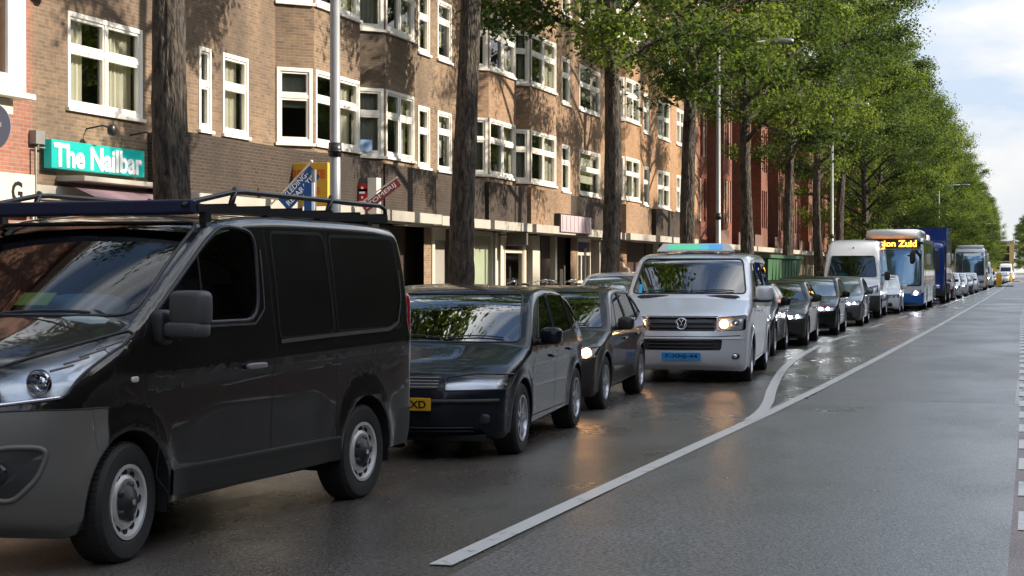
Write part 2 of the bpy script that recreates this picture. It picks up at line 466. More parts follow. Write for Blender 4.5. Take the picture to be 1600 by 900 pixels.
# ================================================================== FACADES
XF = -14.5
BR = {
 'brown': brick_mat('brown_brick', (0.27, 0.172, 0.095), (0.165, 0.105, 0.06), (0.27, 0.22, 0.17), dirt=0.8),
 'rose': brick_mat('rose_brick', (0.32, 0.13, 0.08), (0.24, 0.095, 0.06), (0.28, 0.2, 0.16), dirt=0.4),
 'tan': brick_mat('tan_brick', (0.33, 0.20, 0.112), (0.23, 0.135, 0.075), (0.28, 0.21, 0.15), dirt=0.5),
 'orange': brick_mat('orange_brick', (0.42, 0.235, 0.115), (0.30, 0.165, 0.08), (0.28, 0.2, 0.13), dirt=0.45, dirt_scale=0.6),
 'dark': brick_mat('dark_brick', (0.052, 0.031, 0.02), (0.028, 0.018, 0.012), (0.085, 0.066, 0.05), dirt=0.75, dirt_scale=0.7, dcol=(0.022, 0.017, 0.013)),  # very dark brick with darker blotches at random
 'red': brick_mat('red_brick', (0.27, 0.075, 0.04), (0.17, 0.05, 0.03), (0.17, 0.1, 0.075), dirt=0.6),
}

def frame_at(p0, p1):
    p0 = Vector((*p0, 0)); p1 = Vector((*p1, 0)); d = p1 - p0; Lg = d.length; d.normalize()
    nrm = Vector((d.y, -d.x, 0))      # outward for segments running +Y
    return p0, d, nrm, Lg

def wall_seg(b, p0, p1, z0, z1, openings, uo=0.0, depth=0.14, m=0, mr=0):
    """flat wall p0->p1 with rectangular openings (u0,u1,v0,v1) and brick reveals"""
    p0, d, nrm, Lg = frame_at(p0, p1)
    us = sorted({0.0, Lg, *[k for o in openings for k in o[:2]]}); vs = sorted({z0, z1, *[k for o in openings for k in o[2:4]]})
    P = lambda u, v, w=0: p0 + d * u - nrm * w + Vector((0, 0, v))
    for i in range(len(us) - 1):
        for j in range(len(vs) - 1):
            uc = (us[i] + us[i + 1]) / 2; vc = (vs[j] + vs[j + 1]) / 2
            if any(o[0] < uc < o[1] and o[2] < vc < o[3] for o in openings): continue
            q = [(us[i], vs[j]), (us[i + 1], vs[j]), (us[i + 1], vs[j + 1]), (us[i], vs[j + 1])]
            b.face([P(*k) for k in q], m, [(uo + k[0], k[1]) for k in q])
    for (a, c, e, f_) in [o[:4] for o in openings]:
        for q in (((a, e), (a, f_)), ((c, f_), (c, e)), ((a, f_), (c, f_)), ((c, e), (a, e))):
            (ua, va), (ub, vb) = q
            b.face([P(ua, va), P(ua, va, depth), P(ub, vb, depth), P(ub, vb)], mr, [(uo + ua, va), (uo + ua + depth, va + .03), (uo + ub + depth, vb + .03), (uo + ub, vb)])
    return p0, d, nrm, Lg

wr = random.Random(11)
def window(parent, p0, d, nrm, u0, u1, v0, v1, cols=2, transom=0.62, curtain=None, fm=None, fw=0.075, recess=0.03, sill=True, sub=True):
    """white timber window: frame (part), pane and curtain (sub-parts)"""
    fm = fm or M['white']
    P = lambda u, v, w=0: p0 + d * u - nrm * w + Vector((0, 0, v))
    b = MB()
    ang = math.atan2(d.y, d.x)
    def bar(ua, ub, va, vb, w0, w1):
        c = P((ua + ub) / 2, (va + vb) / 2, (w0 + w1) / 2)
        b.box(c, (abs(ub - ua), abs(w1 - w0), abs(vb - va)), rz=ang)
    w0, w1 = recess - 0.045, recess + 0.07
    bar(u0, u0 + fw, v0, v1, w0, w1); bar(u1 - fw, u1, v0, v1, w0, w1)
    bar(u0 + fw, u1 - fw, v1 - fw, v1, w0, w1); bar(u0 + fw, u1 - fw, v0, v0 + fw, w0, w1)
    vt = v0 + (v1 - v0) * transom if transom else None
    cw = (u1 - u0) / cols
    for k in range(1, cols):
        bar(u0 + k * cw - fw * .6, u0 + k * cw + fw * .6, v0 + fw, v1 - fw, w0 + .006, w1 - .006)
    if vt: bar(u0 + fw, u1 - fw, vt - fw * .5, vt + fw * .5, w0 + .012, w1 - .012)
    # sash rails
    for k in range(cols):
        a = u0 + k * cw + fw * (1 if k == 0 else .6); c = u0 + (k + 1) * cw - fw * (1 if k == cols - 1 else .6)
        for (e, g) in (((v0 + fw, (vt or v1 - fw * .5) - fw * .5),) + (((vt + fw * .5, v1 - fw),) if vt else ())):
            s_ = 0.045
            bar(a, a + s_, e, g, w0 + .025, w1 - .02); bar(c - s_, c, e, g, w0 + .025, w1 - .02)
            bar(a + s_, c - s_, e, e + s_, w0 + .025, w1 - .02); bar(a + s_, c - s_, g - s_, g, w0 + .025, w1 - .02)
    if sill: bar(u0 - .04, u1 + .04, v0 - .06, v0 - .002, w0 - .05, w1 - .05)
    f = b.build('window', fm, parent)
    g = MB(); zz = recess + 0.03
    g.face([P(u0 + .03, v0 + .03, zz), P(u1 - .03, v0 + .03, zz), P(u1 - .03, v1 - .03, zz), P(u0 + .03, v1 - .03, zz)])
    g.build('pane', M['w_glass'], f)
    if curtain is None: curtain = wr.choice(['net', 'r', 'lr', 'net', 'lr', 'net', 'blind'])
    if curtain:
        spans = {'l': [(0, .3)], 'r': [(.7, 1)], 'lr': [(0, .34), (.68, 1)], 'net': [(0, 1)], 'blind': [(0, 1)]}[curtain]
        W_ = u1 - u0
        for (a, e) in spans:
            c = MB(); n_ = max(4, int((e - a) * W_ / 0.035)); pr = None
            zb_ = v0 + .05 if curtain != 'blind' else v0 + (v1 - v0) * wr.uniform(.2, .6)
            for k in range(n_ + 1):
                u = u0 + .04 + (a + (e - a) * k / n_) * (W_ - .08); w = 0.22 + 0.03 * math.sin(k * 1.7) * (0 if curtain == 'blind' else 1) + 0.01 * wr.random()
                cur = (P(u, zb_, w), P(u, v1 - .04, w))
                if pr: c.face([pr[0], cur[0], cur[1], pr[1]])
                pr = cur
            c.build('curtain', M['curtain'], f, smooth=True)
    return f

FL = [(4.2, 5.72), (7.03, 8.55), (9.95, 11.45)]
def house(label, brick, segs, y0, y1, shop, base=None, top=13.2, gable=None, band=(2.72, 2.94), bandx=None):
    """segs: list of (p0,p1,[(u0,u1,cols,transom,curtain)]) running +Y; windows repeat on three floors"""
    root = empty('apartment_house', (XF, y0, 0.3))
    inv = Matrix.Translation(-root.location)
    def fix(o):
        o.matrix_parent_inverse = inv; return o
    w = MB(); uo = y0
    wins = []
    for (p0, p1, wn) in segs:
        ops = []
        for (a, c, cols, tr, cu) in wn:
            for fi, (v0, v1) in enumerate(FL):
                ops.append((a, c, v0, v1)); wins.append((p0, p1, a, c, v0, v1, cols, tr, cu))
        r = wall_seg(w, p0, p1, 2.9, top, ops, uo, depth=0.1); uo += r[3]
    fix(w.build('wall', BR[brick], root))
    for (p0, p1, a, c, v0, v1, cols, tr, cu) in wins:
        f0, d, nrm, Lg = frame_at(p0, p1)
        fix(window(root, f0, d, nrm, a + .004, c - .004, v0 + .004, v1 - .004, cols, tr, cu))
    # concrete band following the facade line
    cb = MB()
    for (p0, p1, wn) in segs:
        f0, d, nrm, Lg = frame_at(p0, p1)
        q = (bandx if bandx else 0.06)
        c = f0 + d * Lg / 2 + nrm * (q / 2 - .1) + Vector((0, 0, (band[0] + band[1]) / 2))
        cb.box(c, (Lg + .02, q + .2, band[1] - band[0]), rz=math.atan2(d.y, d.x))
    fix(cb.build('lintel_band', M['concrete'], root))
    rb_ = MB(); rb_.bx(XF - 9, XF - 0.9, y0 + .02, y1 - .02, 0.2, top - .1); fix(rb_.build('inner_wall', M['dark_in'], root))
    fl = MB()
    for zz in (3.3, 6.35, 9.25, 12.3): fl.bx(XF - .95, XF - .16, y0 + .05, y1 - .05, zz - .12, zz)
    k = y0 + .02
    for k in (y0 + .02, y1 - .14): fl.bx(XF - .95, XF - .12, k, k + .12, 0.3, top - .3)
    fix(fl.build('floor_slab', M['concrete'], root))
    ro = MB(); ro.bx(XF - 9.2, XF + .55, y0, y1, top, top + .3); fix(ro.build('eaves', M['white'], root))
    rf = MB()
    for sgn in (0,): rf.mesh([(XF + .3, y0, top + .3), (XF + .3, y1, top + .3), (XF - 3, y1, top + 3), (XF - 3, y0, top + 3), (XF - 9, y1, top + .3), (XF - 9, y0, top + .3)], [(0, 1, 2, 3), (3, 2, 4, 5), (0, 3, 5), (1, 4, 2)])
    fix(rf.build('roof', M['roof'], root))
    # ground floor: list of (ya,yb,kind)
    for (ya, yb, kd) in shop:
        g = MB()
        if kd == 'brick': wall_seg(g, (XF, ya), (XF, yb), 0.25, band[0], [], ya); fix(g.build('pier', BR[brick], root))
        elif kd == 'post': g.bx(XF - .15, XF + .03, ya, yb, 0.3, band[0] - .02); fix(g.build('post', M['cream'], root))
        elif kd == 'dark': g.bx(XF - .6, XF - .5, ya, yb, 0.3, band[0]); fix(g.build('shop_door', M['brown_door'], root))
        elif kd == 'door': g.bx(XF - .3, XF - .2, ya, yb, 0.3, band[0] - .3); fix(g.build('shop_door', M['grey_door'], root)); g = MB(); g.bx(XF - .3, XF - .18, ya, yb, band[0] - .3, band[0]); fix(g.build('door_lintel', M['cream'], root))
    for (ya, yb, kd) in shop:
        if kd in ('glass', 'green', 'creamdoor'):
            s_ = MB(); z0_ = 0.75 if kd == 'glass' else 0.35
            fwd = .07
            s_.bx(XF - .12, XF, ya, ya + fwd, .3, band[0]); s_.bx(XF - .12, XF, yb - fwd, yb, .3, band[0])
            s_.bx(XF - .12, XF, ya + fwd, yb - fwd, .3, z0_); s_.bx(XF - .12, XF, ya + fwd, yb - fwd, band[0] - .12, band[0])
            if kd != 'green': s_.bx(XF - .1, XF - .02, ya + fwd, yb - fwd, 2.15, 2.25)
            if kd == 'creamdoor':
                for t in (.33, .66): s_.bx(XF - .1, XF - .02, ya + (yb - ya) * t - .05, ya + (yb - ya) * t + .05, z0_, 2.15)
                s_.bx(XF - .1, XF - .03, ya + fwd, yb - fwd, z0_, 1.3)
            so = fix(s_.build('shop_window', M['cream'], root))
            p_ = MB(); p_.face([(XF - .06, ya, z0_), (XF - .06, yb, z0_), (XF - .06, yb, band[0] - .1), (XF - .06, ya, band[0] - .1)])
            p_.build('pane', M['greenglass'] if kd == 'green' else M['w_glass'], so)
    tag(root, label, 'building')
    return root, fix
M['roof'] = pmat('roof_tiles', (0.16, 0.06, 0.04), 0.8, noise=0.3, nscale=3)
M['greenglass'] = pmat('frosted_green_glass', (0.33, 0.38, 0.26), 0.25, noise=0.12, nscale=2)

def bay(ys, ye, proj=0.58, inset=0.62, tr=0.62):
    x1 = XF + proj; d = math.hypot(proj, inset)
    fr = (ye - inset) - (ys + inset)
    return [((XF, ys), (x1, ys + inset), [(0.03, d - .03, 1, tr, None)]),
            ((x1, ys + inset), (x1, ye - inset), [(0.05, fr - .05, 2, tr, None)]),
            ((x1, ye - inset), (XF, ye), [(0.03, d - .03, 1, tr, None)])]
def flat(ya, yb, wins):
    return [((XF, ya), (XF, yb), [(a - ya, c - ya, k, tr, cu) for (a, c, k, tr, cu) in wins])]

# house 1, rose brick at the picture's left edge
h1, fx = house('rose brick house with a white boxed bay, at the left edge before the turquoise sign', 'rose',
   flat(12, 23.0, []), 12, 23.0, [(12, 15, 'glass'), (15, 18, 'glass'), (18, 21.5, 'glass'), (21.5, 22.95, 'brick')])
b = MB()
x1 = XF + .75
for (v0, v1) in ((4.15, 6.3), (7.0, 9.1)):
    b.bx(XF, x1, 21.2, 21.65, v0, v1); b.bx(x1 - .08, x1, 18.9, 19.3, v0, v1); b.bx(x1 - .07, x1, 19.3, 21.2, v0, v0 + .25); b.bx(x1 - .07, x1, 19.3, 21.2, v1 - .25, v1)
    b.bx(x1 - .06, x1 - .01, 20.6, 20.75, v0 + .25, v1 - .25)
    b.bx(XF, x1 + .1, 18.8, 21.75, v0 - .08, v0 - .002); b.bx(XF, x1 + .06, 18.8, 21.72, v1 + .002, v1 + .1)
    b.bx(XF, x1, 18.9, 18.98, v0, v1)
bo = fx(b.build('bay_window', M['white'], h1, bevel=.01))
g = MB(); g.face([(x1 - .05, 19.3, 4.4), (x1 - .05, 21.2, 4.4), (x1 - .05, 21.2, 6.05), (x1 - .05, 19.3, 6.05)]); g.build('pane', M['w_glass'], bo)
b = MB(); b.bx(XF, x1 - .12, 18.95, 21.5, 3.85, 4.06); fx(b.build('bay_base', M['cream'], h1))

# house 2 (brown): bays A and B
segs = (flat(23.0, 31.76, [(23.98, 26.37, 2, .62, 'lr'), (28.45, 28.95, 1, .55, 'net'), (29.41, 30.52, 1, .6, 'net')]) + bay(31.76, 35.5) + flat(35.5, 35.75, []) + bay(35.75, 38.95)
        + flat(38.95, 43.5, [(40.15, 41.02, 1, .6, None), (41.6, 42.72, 1, .66, 'blind')]))
h2, fx = house('brown brick house with two angled bays, white windows and the turquoise shop sign', 'brown', segs, 23.0, 43.5,
   [(23.0, 26.5, 'glass'), (26.5, 27, 'brick'), (27, 30, 'glass'), (30, 33, 'glass'), (33, 34, 'brick'), (34, 37.5, 'glass'), (37.5, 40.6, 'dark'), (40.6, 41.15, 'brick'), (41.15, 41.35, 'post'), (41.6, 42.8, 'door'), (42.8, 43.5, 'brick')])
def parapet(fx, par, pts, z0=2.96, z1=3.99, mat='dark'):
    w = MB(); u = pts[0][1]
    for a, c in zip(pts[:-1], pts[1:]):
        r = wall_seg(w, a, c, z0, z1, [], u); u += r[3]
    n_ = len(pts)
    for a, c in zip(pts[:-1], pts[1:]):
        w.face([(a[0], a[1], z1), (c[0], c[1], z1), (XF, c[1], z1), (XF, a[1], z1)], 0, [(a[1], 0), (c[1], 0), (c[1], .4), (a[1], .4)])
    o = fx(w.build('parapet', BR[mat], par))
    s_ = MB()
    for a, c in zip(pts[:-1], pts[1:]):
        f0, d, nrm, Lg = frame_at(a, c)
        if Lg < .02: continue
        s_.box(f0 + d * Lg / 2 + nrm * .01 + Vector((0, 0, z0 - .115)), (Lg, .3, .23), rz=math.atan2(d.y, d.x))
    fx(s_.build('canopy_edge', M['concrete'], par))
    return o
parapet(fx, h2, [(XF, 26.55), (-13.75, 26.56), (-13.75, 31.5), (-13.55, 32.2), (-13.55, 35.3)])
parapet(fx, h2, [(XF, 35.55), (-13.6, 35.56), (-13.6, 38.9), (XF, 38.95)], mat='dark')
parapet(fx, h2, [(XF, 39.5), (-13.8, 39.51), (-13.8, 43.4), (XF, 43.45)])

# house 3 (tan): bays C and D
segs = (bay(43.5, 47.3) + flat(47.3, 47.5, []) + bay(47.5, 51.6) + flat(51.6, 59.5, [(53.72, 54.77, 1, .62, 'net'), (56.0, 58.9, 1, .58, 'blind')]))
h3, fx = house('tan brick house with paired bays and a wide plain window, behind the second tree', 'tan', segs, 43.5, 59.5,
   [(43.5, 44.6, 'dark'), (44.6, 46.35, 'green'), (46.5, 46.75, 'post'), (47.0, 47.35, 'post'), (47.5, 49.4, 'glass'), (49.4, 49.6, 'post'), (50.3, 51.1, 'post'), (51.2, 52.9, 'dark'), (52.9, 53.1, 'post'), (53.1, 54.8, 'dark'), (54.9, 55.7, 'brick'), (55.8, 57.6, 'creamdoor'), (57.7, 59.4, 'dark')])
parapet(fx, h3, [(XF, 43.6), (-13.75, 43.61), (-13.75, 47.2), (XF, 47.3)], mat='dark')
parapet(fx, h3, [(XF, 47.45), (-13.7, 47.46), (-13.7, 51.9), (XF, 52.0)], mat='tan')
parapet(fx, h3, [(XF, 52.2), (-13.8, 52.21), (-13.8, 58.6), (XF, 58.7)], mat='dark')

# house 4 (orange)
segs = (bay(59.7, 63.4) + flat(63.4, 77.4, [(65.97, 67.03, 1, .6, 'blind'), (68.62, 71.06, 2, .55, 'net'), (72.5, 74.2, 2, .6, 'net')]))
h4, fx = house('orange brown brick house with one bay, between the third and fourth trees', 'orange', [((XF, 59.5), (XF, 59.7), [])] + segs, 59.5, 77.4,
   [(59.5, 60.3, 'dark'), (60.6, 61.9, 'creamdoor'), (62.0, 63.1, 'brick'), (63.2, 68.5, 'dark'), (68.5, 68.7, 'post'), (68.7, 72, 'dark'), (72, 73.5, 'glass'), (73.5, 77.3, 'dark')])
parapet(fx, h4, [(XF, 59.75), (-13.75, 59.76), (-13.75, 64.0), (XF, 64.1)], mat='tan')
parapet(fx, h4, [(XF, 64.6), (-13.7, 64.61), (-13.7, 72.5), (XF, 72.6)], mat='dark')

# red houses, tall narrow windows between projecting piers
M['redframe'] = pmat('dark_red_frame', (0.16, 0.03, 0.02), 0.5)
def red_house(y0, y1, label, nb):
    root = empty('red_brick_house', (XF, y0, 0.3)); inv = Matrix.Translation(-root.location)
    def fix(o): o.matrix_parent_inverse = inv; return o
    w = MB(); Wd = (y1 - y0) / nb; wl = []
    top = 14.0
    for k in range(nb):
        a = y0 + k * Wd; c = a + Wd; px = XF + .75
        s1 = a + Wd * .42; s2 = a + Wd * .82
        for (p0, p1, ws) in (((XF, a), (XF, s1), [(Wd * .1, Wd * .2), (Wd * .24, Wd * .34)]), ((XF, s1), (px, s1 + .01), []), ((px, s1 + .01), (px, s2), [(Wd * .04, Wd * .12), (Wd * .15, Wd * .24), (Wd * .27, Wd * .35)]), ((px, s2), (XF, s2 + .01), []), ((XF, s2 + .01), (XF, c), [(Wd * .04, Wd * .13)])):
            ops = []
            for (u0, u1) in ws:
                for (v0, v1) in ((3.9, 5.9), (6.9, 9.0), (10, 12)):
                    ops.append((u0, u1, v0, v1)); wl.append((p0, p1, u0, u1, v0, v1))
            wall_seg(w, p0, p1, 2.9, top, ops, a, depth=.18)
    fix(w.build('wall', BR['red'], root))
    for (p0, p1, u0, u1, v0, v1) in wl:
        f0, d, nrm, Lg = frame_at(p0, p1)
        if y0 < 112:
            fix(window(root, f0, d, nrm, u0 + .01, u1 - .01, v0 + .01, v1 - .01, 1, .6, wr.choice([None, 'net', 'net', 'blind']) or None, fm=wr.choice([M['redframe'], M['redframe'], M['cream']]), recess=.1, sill=False))
        else:
            P = lambda u, v, w_=0.12: f0 + d * u - nrm * w_ + Vector((0, 0, v))
            q = MB(); q.face([P(u0, v0), P(u1, v0), P(u1, v1), P(u0, v1)]); fix(q.build('window', M['far_glass'], root))
    s_ = MB(); s_.bx(XF - .1, XF + 1.15, y0, y1 - .1, 2.62, 2.86); fix(s_.build('balcony_slab', M['concrete'], root))
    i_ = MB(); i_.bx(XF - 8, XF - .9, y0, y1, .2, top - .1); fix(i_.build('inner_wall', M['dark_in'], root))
    r_ = MB(); r_.bx(XF - 8, XF + 1.0, y0, y1, top, top + .3); fix(r_.build('eaves', M['redframe'], root))
    y = y0 + .3
    rr_ = random.Random(int(y0))
    while y < y1 - .2:
        if rr_.random() < .8:
            p_ = MB(); p_.bx(XF - .1, XF + .04, y, y + .14, .3, 2.6); fix(p_.build('post', M['cream'], root))
        y += .8
    d_ = MB(); d_.bx(XF - .5, XF - .3, y0, y1, .2, 2.62); fix(d_.build('shop_wall', M['brown_door'], root))
    # dark balcony railings on the slab
    y = y0 + 1
    while y < y1 - 3:
        bl = MB(); bl.bx(XF + .8, XF + .86, y, y + 2.4, 2.87, 3.5); fix(bl.build('balcony_wall', BR['red'], root)); y += 5.2
    tag(root, label, 'building')
red_house(77.45, 95, 'dark red brick house with tall narrow windows, behind the thin bare lamp post', 3)
red_house(95.05, 116, 'dark red brick house above the green waste container and the white high-roof van', 3)
red_house(116.05, 140, 'red brick house farther back behind the white high-roof van, half hidden by tree trunks', 3)
red_house(140.05, 164, 'last red brick house of the row, ending at the foliage above the city bus', 3)

# ground-floor shops: signs -----------------------------------------------------
def text_mesh(txt, size, mat, parent=None, name='lettering', loc=(0, 0, 0), rot=(0, 0, 0), ext=0.004, off=0.0, sx=1.0, fit=None, align='CENTER'):
    cu = bpy.data.curves.new(name, 'FONT'); cu.body = txt; cu.size = size; cu.extrude = ext; cu.offset = off
    cu.align_x = align; cu.align_y = 'CENTER'; cu.resolution_u = 3
    t = bpy.data.objects.new('tmp', cu); col.objects.link(t)
    dg = bpy.context.evaluated_depsgraph_get(); me = bpy.data.meshes.new_from_object(t.evaluated_get(dg))
    bpy.data.objects.remove(t); bpy.data.curves.remove(cu)
    if fit:
        xs = [v.co.x for v in me.vertices]; ys = [v.co.y for v in me.vertices]
        w = max(xs) - min(xs); h = max(ys) - min(ys); cx = (max(xs) + min(xs)) / 2; cy = (max(ys) + min(ys)) / 2
        for v in me.vertices: v.co.x = (v.co.x - cx) * fit[0] / w; v.co.y = (v.co.y - cy) * fit[1] / h
    else:
        for v in me.vertices: v.co.x *= sx
    me.materials.clear(); me.materials.append(mat)
    o = bpy.data.objects.new(name, me); col.objects.link(o); o.location = loc; o.rotation_euler = rot
    if parent: o.parent = parent
    return o
WALLROT = (R(90), 0, R(90))      # lettering on a wall facing +X, reads towards +Y

M['teal'] = pmat('turquoise_sign', (0.015, 0.36, 0.32), 0.3, emis=(0.0, 0.55, 0.48), es=0.08)
M['signwhite'] = pmat('white_lettering', (0.85, 0.85, 0.85), 0.4, emis=(1, 1, 1), es=0.05)
t = empty('shop_sign', (XF + .12, 24.66, 3.42))
b = MB(); b.box((0, 0, 0), (.14, 2.88, .44)); b.build('sign_board', M['teal'], t, bevel=.01)
text_mesh('The Nailbar', .4, M['signwhite'], t, loc=(.078, -.02, -.01), rot=WALLROT, off=.012, fit=(2.74, .37))
tag(t, 'turquoise shop sign with bold white lettering on the brown brick wall', 'shop sign')
for k, yy in enumerate((24.55, 25.95)):
    t = empty('sign_lamp', (XF, yy, 3.9))
    b = MB(); b.tube([(0, 0, 0), (.3, 0, .05), (.45, 0, 0)], .014); b.build('arm', M['blackm'], t)
    b = MB(); b.superell((.47, 0, -.03), (.14, .2, .2), .8); b.build('lamp_head', M['blackm'], t, smooth=True)
    tag(t, ('left one' if k == 0 else 'right one') + ' of the two black spotlights above the turquoise sign', 'spotlight', 'spotlights over the turquoise sign')
t = empty('shop_awning', (XF, 25.2, 2.8))
M['greywood'] = pmat('dark_grey_sign', (0.1, 0.09, 0.08), .6, noise=.3)
M['mauve'] = pmat('mauve_fabric', (0.25, 0.17, 0.2), 0.8, noise=.1)
b = MB(); b.bx(0, .5, -1.55, 1.5, .22, .3); b.build('awning_box', M['concrete'], t, bevel=.01)
b = MB(); b.mesh([(.1, -1.45, .2), (.1, 1.4, .2), (.75, 1.4, -.08), (.75, -1.45, -.08), (.75, 1.4, -.2), (.75, -1.45, -.2)], [(3, 2, 1, 0), (5, 4, 2, 3)]); b.build('awning_fabric', M['mauve'], t)
tag(t, 'folded mauve shop awning below the turquoise sign', 'awning')
t = empty('fascia_sign', (XF + .08, 20.9, 2.76))
b = MB(); b.box((0, 0, 0), (.1, 3.9, .62)); b.build('sign_board', M['cream'], t)
text_mesh('G', .42, M['blackm'], t, loc=(.055, 1.47, .02), rot=WALLROT, off=.01)
tag(t, 'cream shop fascia board ending in a black letter G, at the left edge', 'shop sign')
# pipe beside the sign
b = MB(); b.tube([(XF + .08, 22.95, .3), (XF + .08, 22.95, 3.5), (XF + .08, 23.25, 3.5)], .02); b.bx(XF, XF + .12, 22.9, 23.15, 3.55, 3.75)
tag(b.build('conduit_pipe', M['galv']), 'thin grey pipe running up the wall just left of the turquoise sign', 'pipe')
t = empty('wall_lamp', (XF + .1, 23.15, 5.95)); b = MB(); b.superell((0.05, 0, 0), (.2, .3, .42), .8); b.build('lamp_body', pmat('orange_plastic', (0.55, 0.12, 0.04), .4), t, smooth=True)
b = MB(); b.superell((0.0, -.12, 0), (.16, .2, .4), .8); b.build('lamp_base', M['blackm'], t, smooth=True)
tag(t, 'small orange and black alarm lamp high on the wall above the turquoise sign', 'alarm lamp')
# downpipes between bays
for yy, lb in ((39.3, 'black downpipe right of the second bay, above the cleaning shop'), (52.08, 'black downpipe between the brick parapets above the mauve light box')):
    b = MB(); b.tube([(XF + .12, yy, 2.9), (XF + .12, yy, 4.15), (XF + .05, yy, 13)], .05); tag(b.build('downpipe', M['blackm']), lb, 'downpipe')

# small blue flag banner on a slanted stick, and its neighbours (shops under the first bay)
M['blue_banner'] = pmat('blue_banner', (0.02, 0.11, 0.34), .7); M['yellow_sign'] = pmat('yellow_sign', (0.72, 0.40, 0.03), .5, noise=.08)
M['orange_text'] = pmat('orange_lettering', (0.75, 0.13, 0.02), .5); M['wine'] = pmat('wine_banner', (0.28, 0.05, 0.07), .7)
t = empty('flag_banner', (-13.62, 29.6, 2.84))
A = Matrix.Rotation(-R(44), 4, 'Y')
b = MB(); b.tube([(0, 0, 0), A @ Vector((1.15, 0, 0))], .016); b.superell(A @ Vector((1.17, 0, 0)), (.06, .06, .06), 1); b.build('flag_stick', M['white'], t)
b = MB(); n_ = 12
vs = []; fs = []
for i in range(n_ + 1):
    for j in range(5):
        p = A @ Vector((.2 + .9 * i / n_, .02 * math.sin(i * .9), -.03 - .3 * j / 4)); vs.append(p)
for i in range(n_):
    for j in range(4): fs.append((i * 5 + j, i * 5 + j + 1, (i + 1) * 5 + j + 1, (i + 1) * 5 + j))
b.mesh(vs, fs); b.build('flag', M['blue_banner'], t, smooth=True)
for k, tx in enumerate(('KLEDING-', 'REPARATIE')):
    text_mesh(tx, .13, M['signwhite'], t, loc=A @ Vector((.66, -.04, -.1 - .14 * k)), rot=(R(90), -R(44), 0), fit=(.62 + .12 * k, .1))
tag(t, 'blue flag banner with white words on a slanted stick, in front of the yellow sign', 'banner')
t = empty('hanging_sign', (XF, 31.0, 3.3))
b = MB(); b.bx(.7, 1.48, -.06, .06, -.42, .42); b.build('sign_board', M['yellow_sign'], t, bevel=.01)
b = MB(); b.tube([(0, 0, .3), (.72, 0, .3)], .02); b.tube([(0, 0, -.3), (.72, 0, -.3)], .02); b.build('bracket', M['blackm'], t)
text_mesh('REPARATIE', .2, M['orange_text'], t, loc=(1.1, -.07, .2), rot=(R(90), 0, 0), off=.006, fit=(.66, .17))
text_mesh('KLEDING', .2, M['orange_text'], t, loc=(1.06, -.07, -.12), rot=(R(90), 0, 0), off=.004, fit=(.5, .12))
tag(t, 'square yellow sign with orange lettering projecting from the wall left of the lamp post', 'hanging sign')
t = empty('light_box', (XF, 34.0, 3.2))
b = MB(); b.bx(.55, 1.15, -.1, .1, -.35, .38); b.build('box_face', pmat('slate_sign', (0.09, 0.1, 0.11), .4, noise=.4, nscale=6), t)
b = MB(); b.bx(1.152, 1.35, -.13, .13, -.37, .38); b.build('box_end', M['white'], t)
b = MB(); b.box((1.03, -.12, -.03), (.24, .03, .36)); b.lathe([(0, -.135), (.12, -.135), (.12, -.105)], (1.03, 0, .15), 'Y', 20); b.build('emblem', pmat('red_emblem', (0.65, 0.03, 0.03), .4), t)
b = MB(); b.tube([(0, 0, .2), (.56, 0, .2)], .02); b.build('bracket', M['blackm'], t)
for k, wd in enumerate((.05, .13, .04, .18)): b = MB(); b.box((1.03, -.139, .17 - .1 * k), (wd, .006, .045)); b.build('emblem_mark', M['signwhite'], t)
tag(t, 'grey light box with a red badge projecting from the wall right of the lamp post', 'light box')
t = empty('flag_banner', (-13.3, 33.3, 2.95))
A = Matrix.Rotation(-R(36), 4, 'Y')
b = MB(); b.tube([(-.1, 0, 0), A @ Vector((1.02, 0, 0))], .015); b.build('flag_stick', M['white'], t)
b = MB(); b.box(A @ Vector((.52, 0, -.1)), (.95, .012, .17), mat=A.to_3x3().to_4x4()); b.build('flag', M['wine'], t)
text_mesh('STOMERIJ', .14, M['signwhite'], t, loc=A @ Vector((.5, -.012, -.1)), rot=(R(90), -R(36), 0), fit=(.8, .11))
tag(t, 'narrow wine red banner with white letters slanting up right of the light box', 'banner')
# mauve striped light box over the brown shop doors
t = empty('light_box', (-13.65, 51.9, 3.05))
b = MB(); b.bx(-.05, .12, -1.95, 1.95, -.27, .3); b.build('box_case', M['blackm'], t)
b = MB(); b.bx(.122, .135, -1.85, 1.85, -.24, .27); b.build('box_face', pmat('pale_mauve_panel', (0.5, 0.4, 0.42), .4, noise=.2, nscale=2), t)
b = MB()
for k in range(8): b.bx(.137, .142, -1.7 + k * .47, -1.66 + k * .47, -.2, .25)
b.build('stripe', M['mauve'], t)
tag(t, 'wide pale mauve striped light box over the dark brown shop doors', 'light box')
t = empty('hanging_sign', (XF, 46.9, 2.55)); b = MB(); b.bx(.25, .85, -.07, .07, -.2, .2); b.build('sign_board', M['greywood'], t, bevel=.01); b = MB(); b.tube([(0, 0, .1), (.26, 0, .1)], .02); b.build('bracket', M['blackm'], t)
tag(t, 'small dark grey box sign projecting over the frosted green shop window', 'hanging sign')
# blue notice in the bay window
b = MB(); b.box((-14.22, 35.95, 4.42), (.32, .02, .26), rz=R(47)); tag(b.build('window_notice', pmat('pale_blue_card', (0.2, 0.33, 0.55), .6)), 'pale blue notice card standing in the second bay window', 'notice')

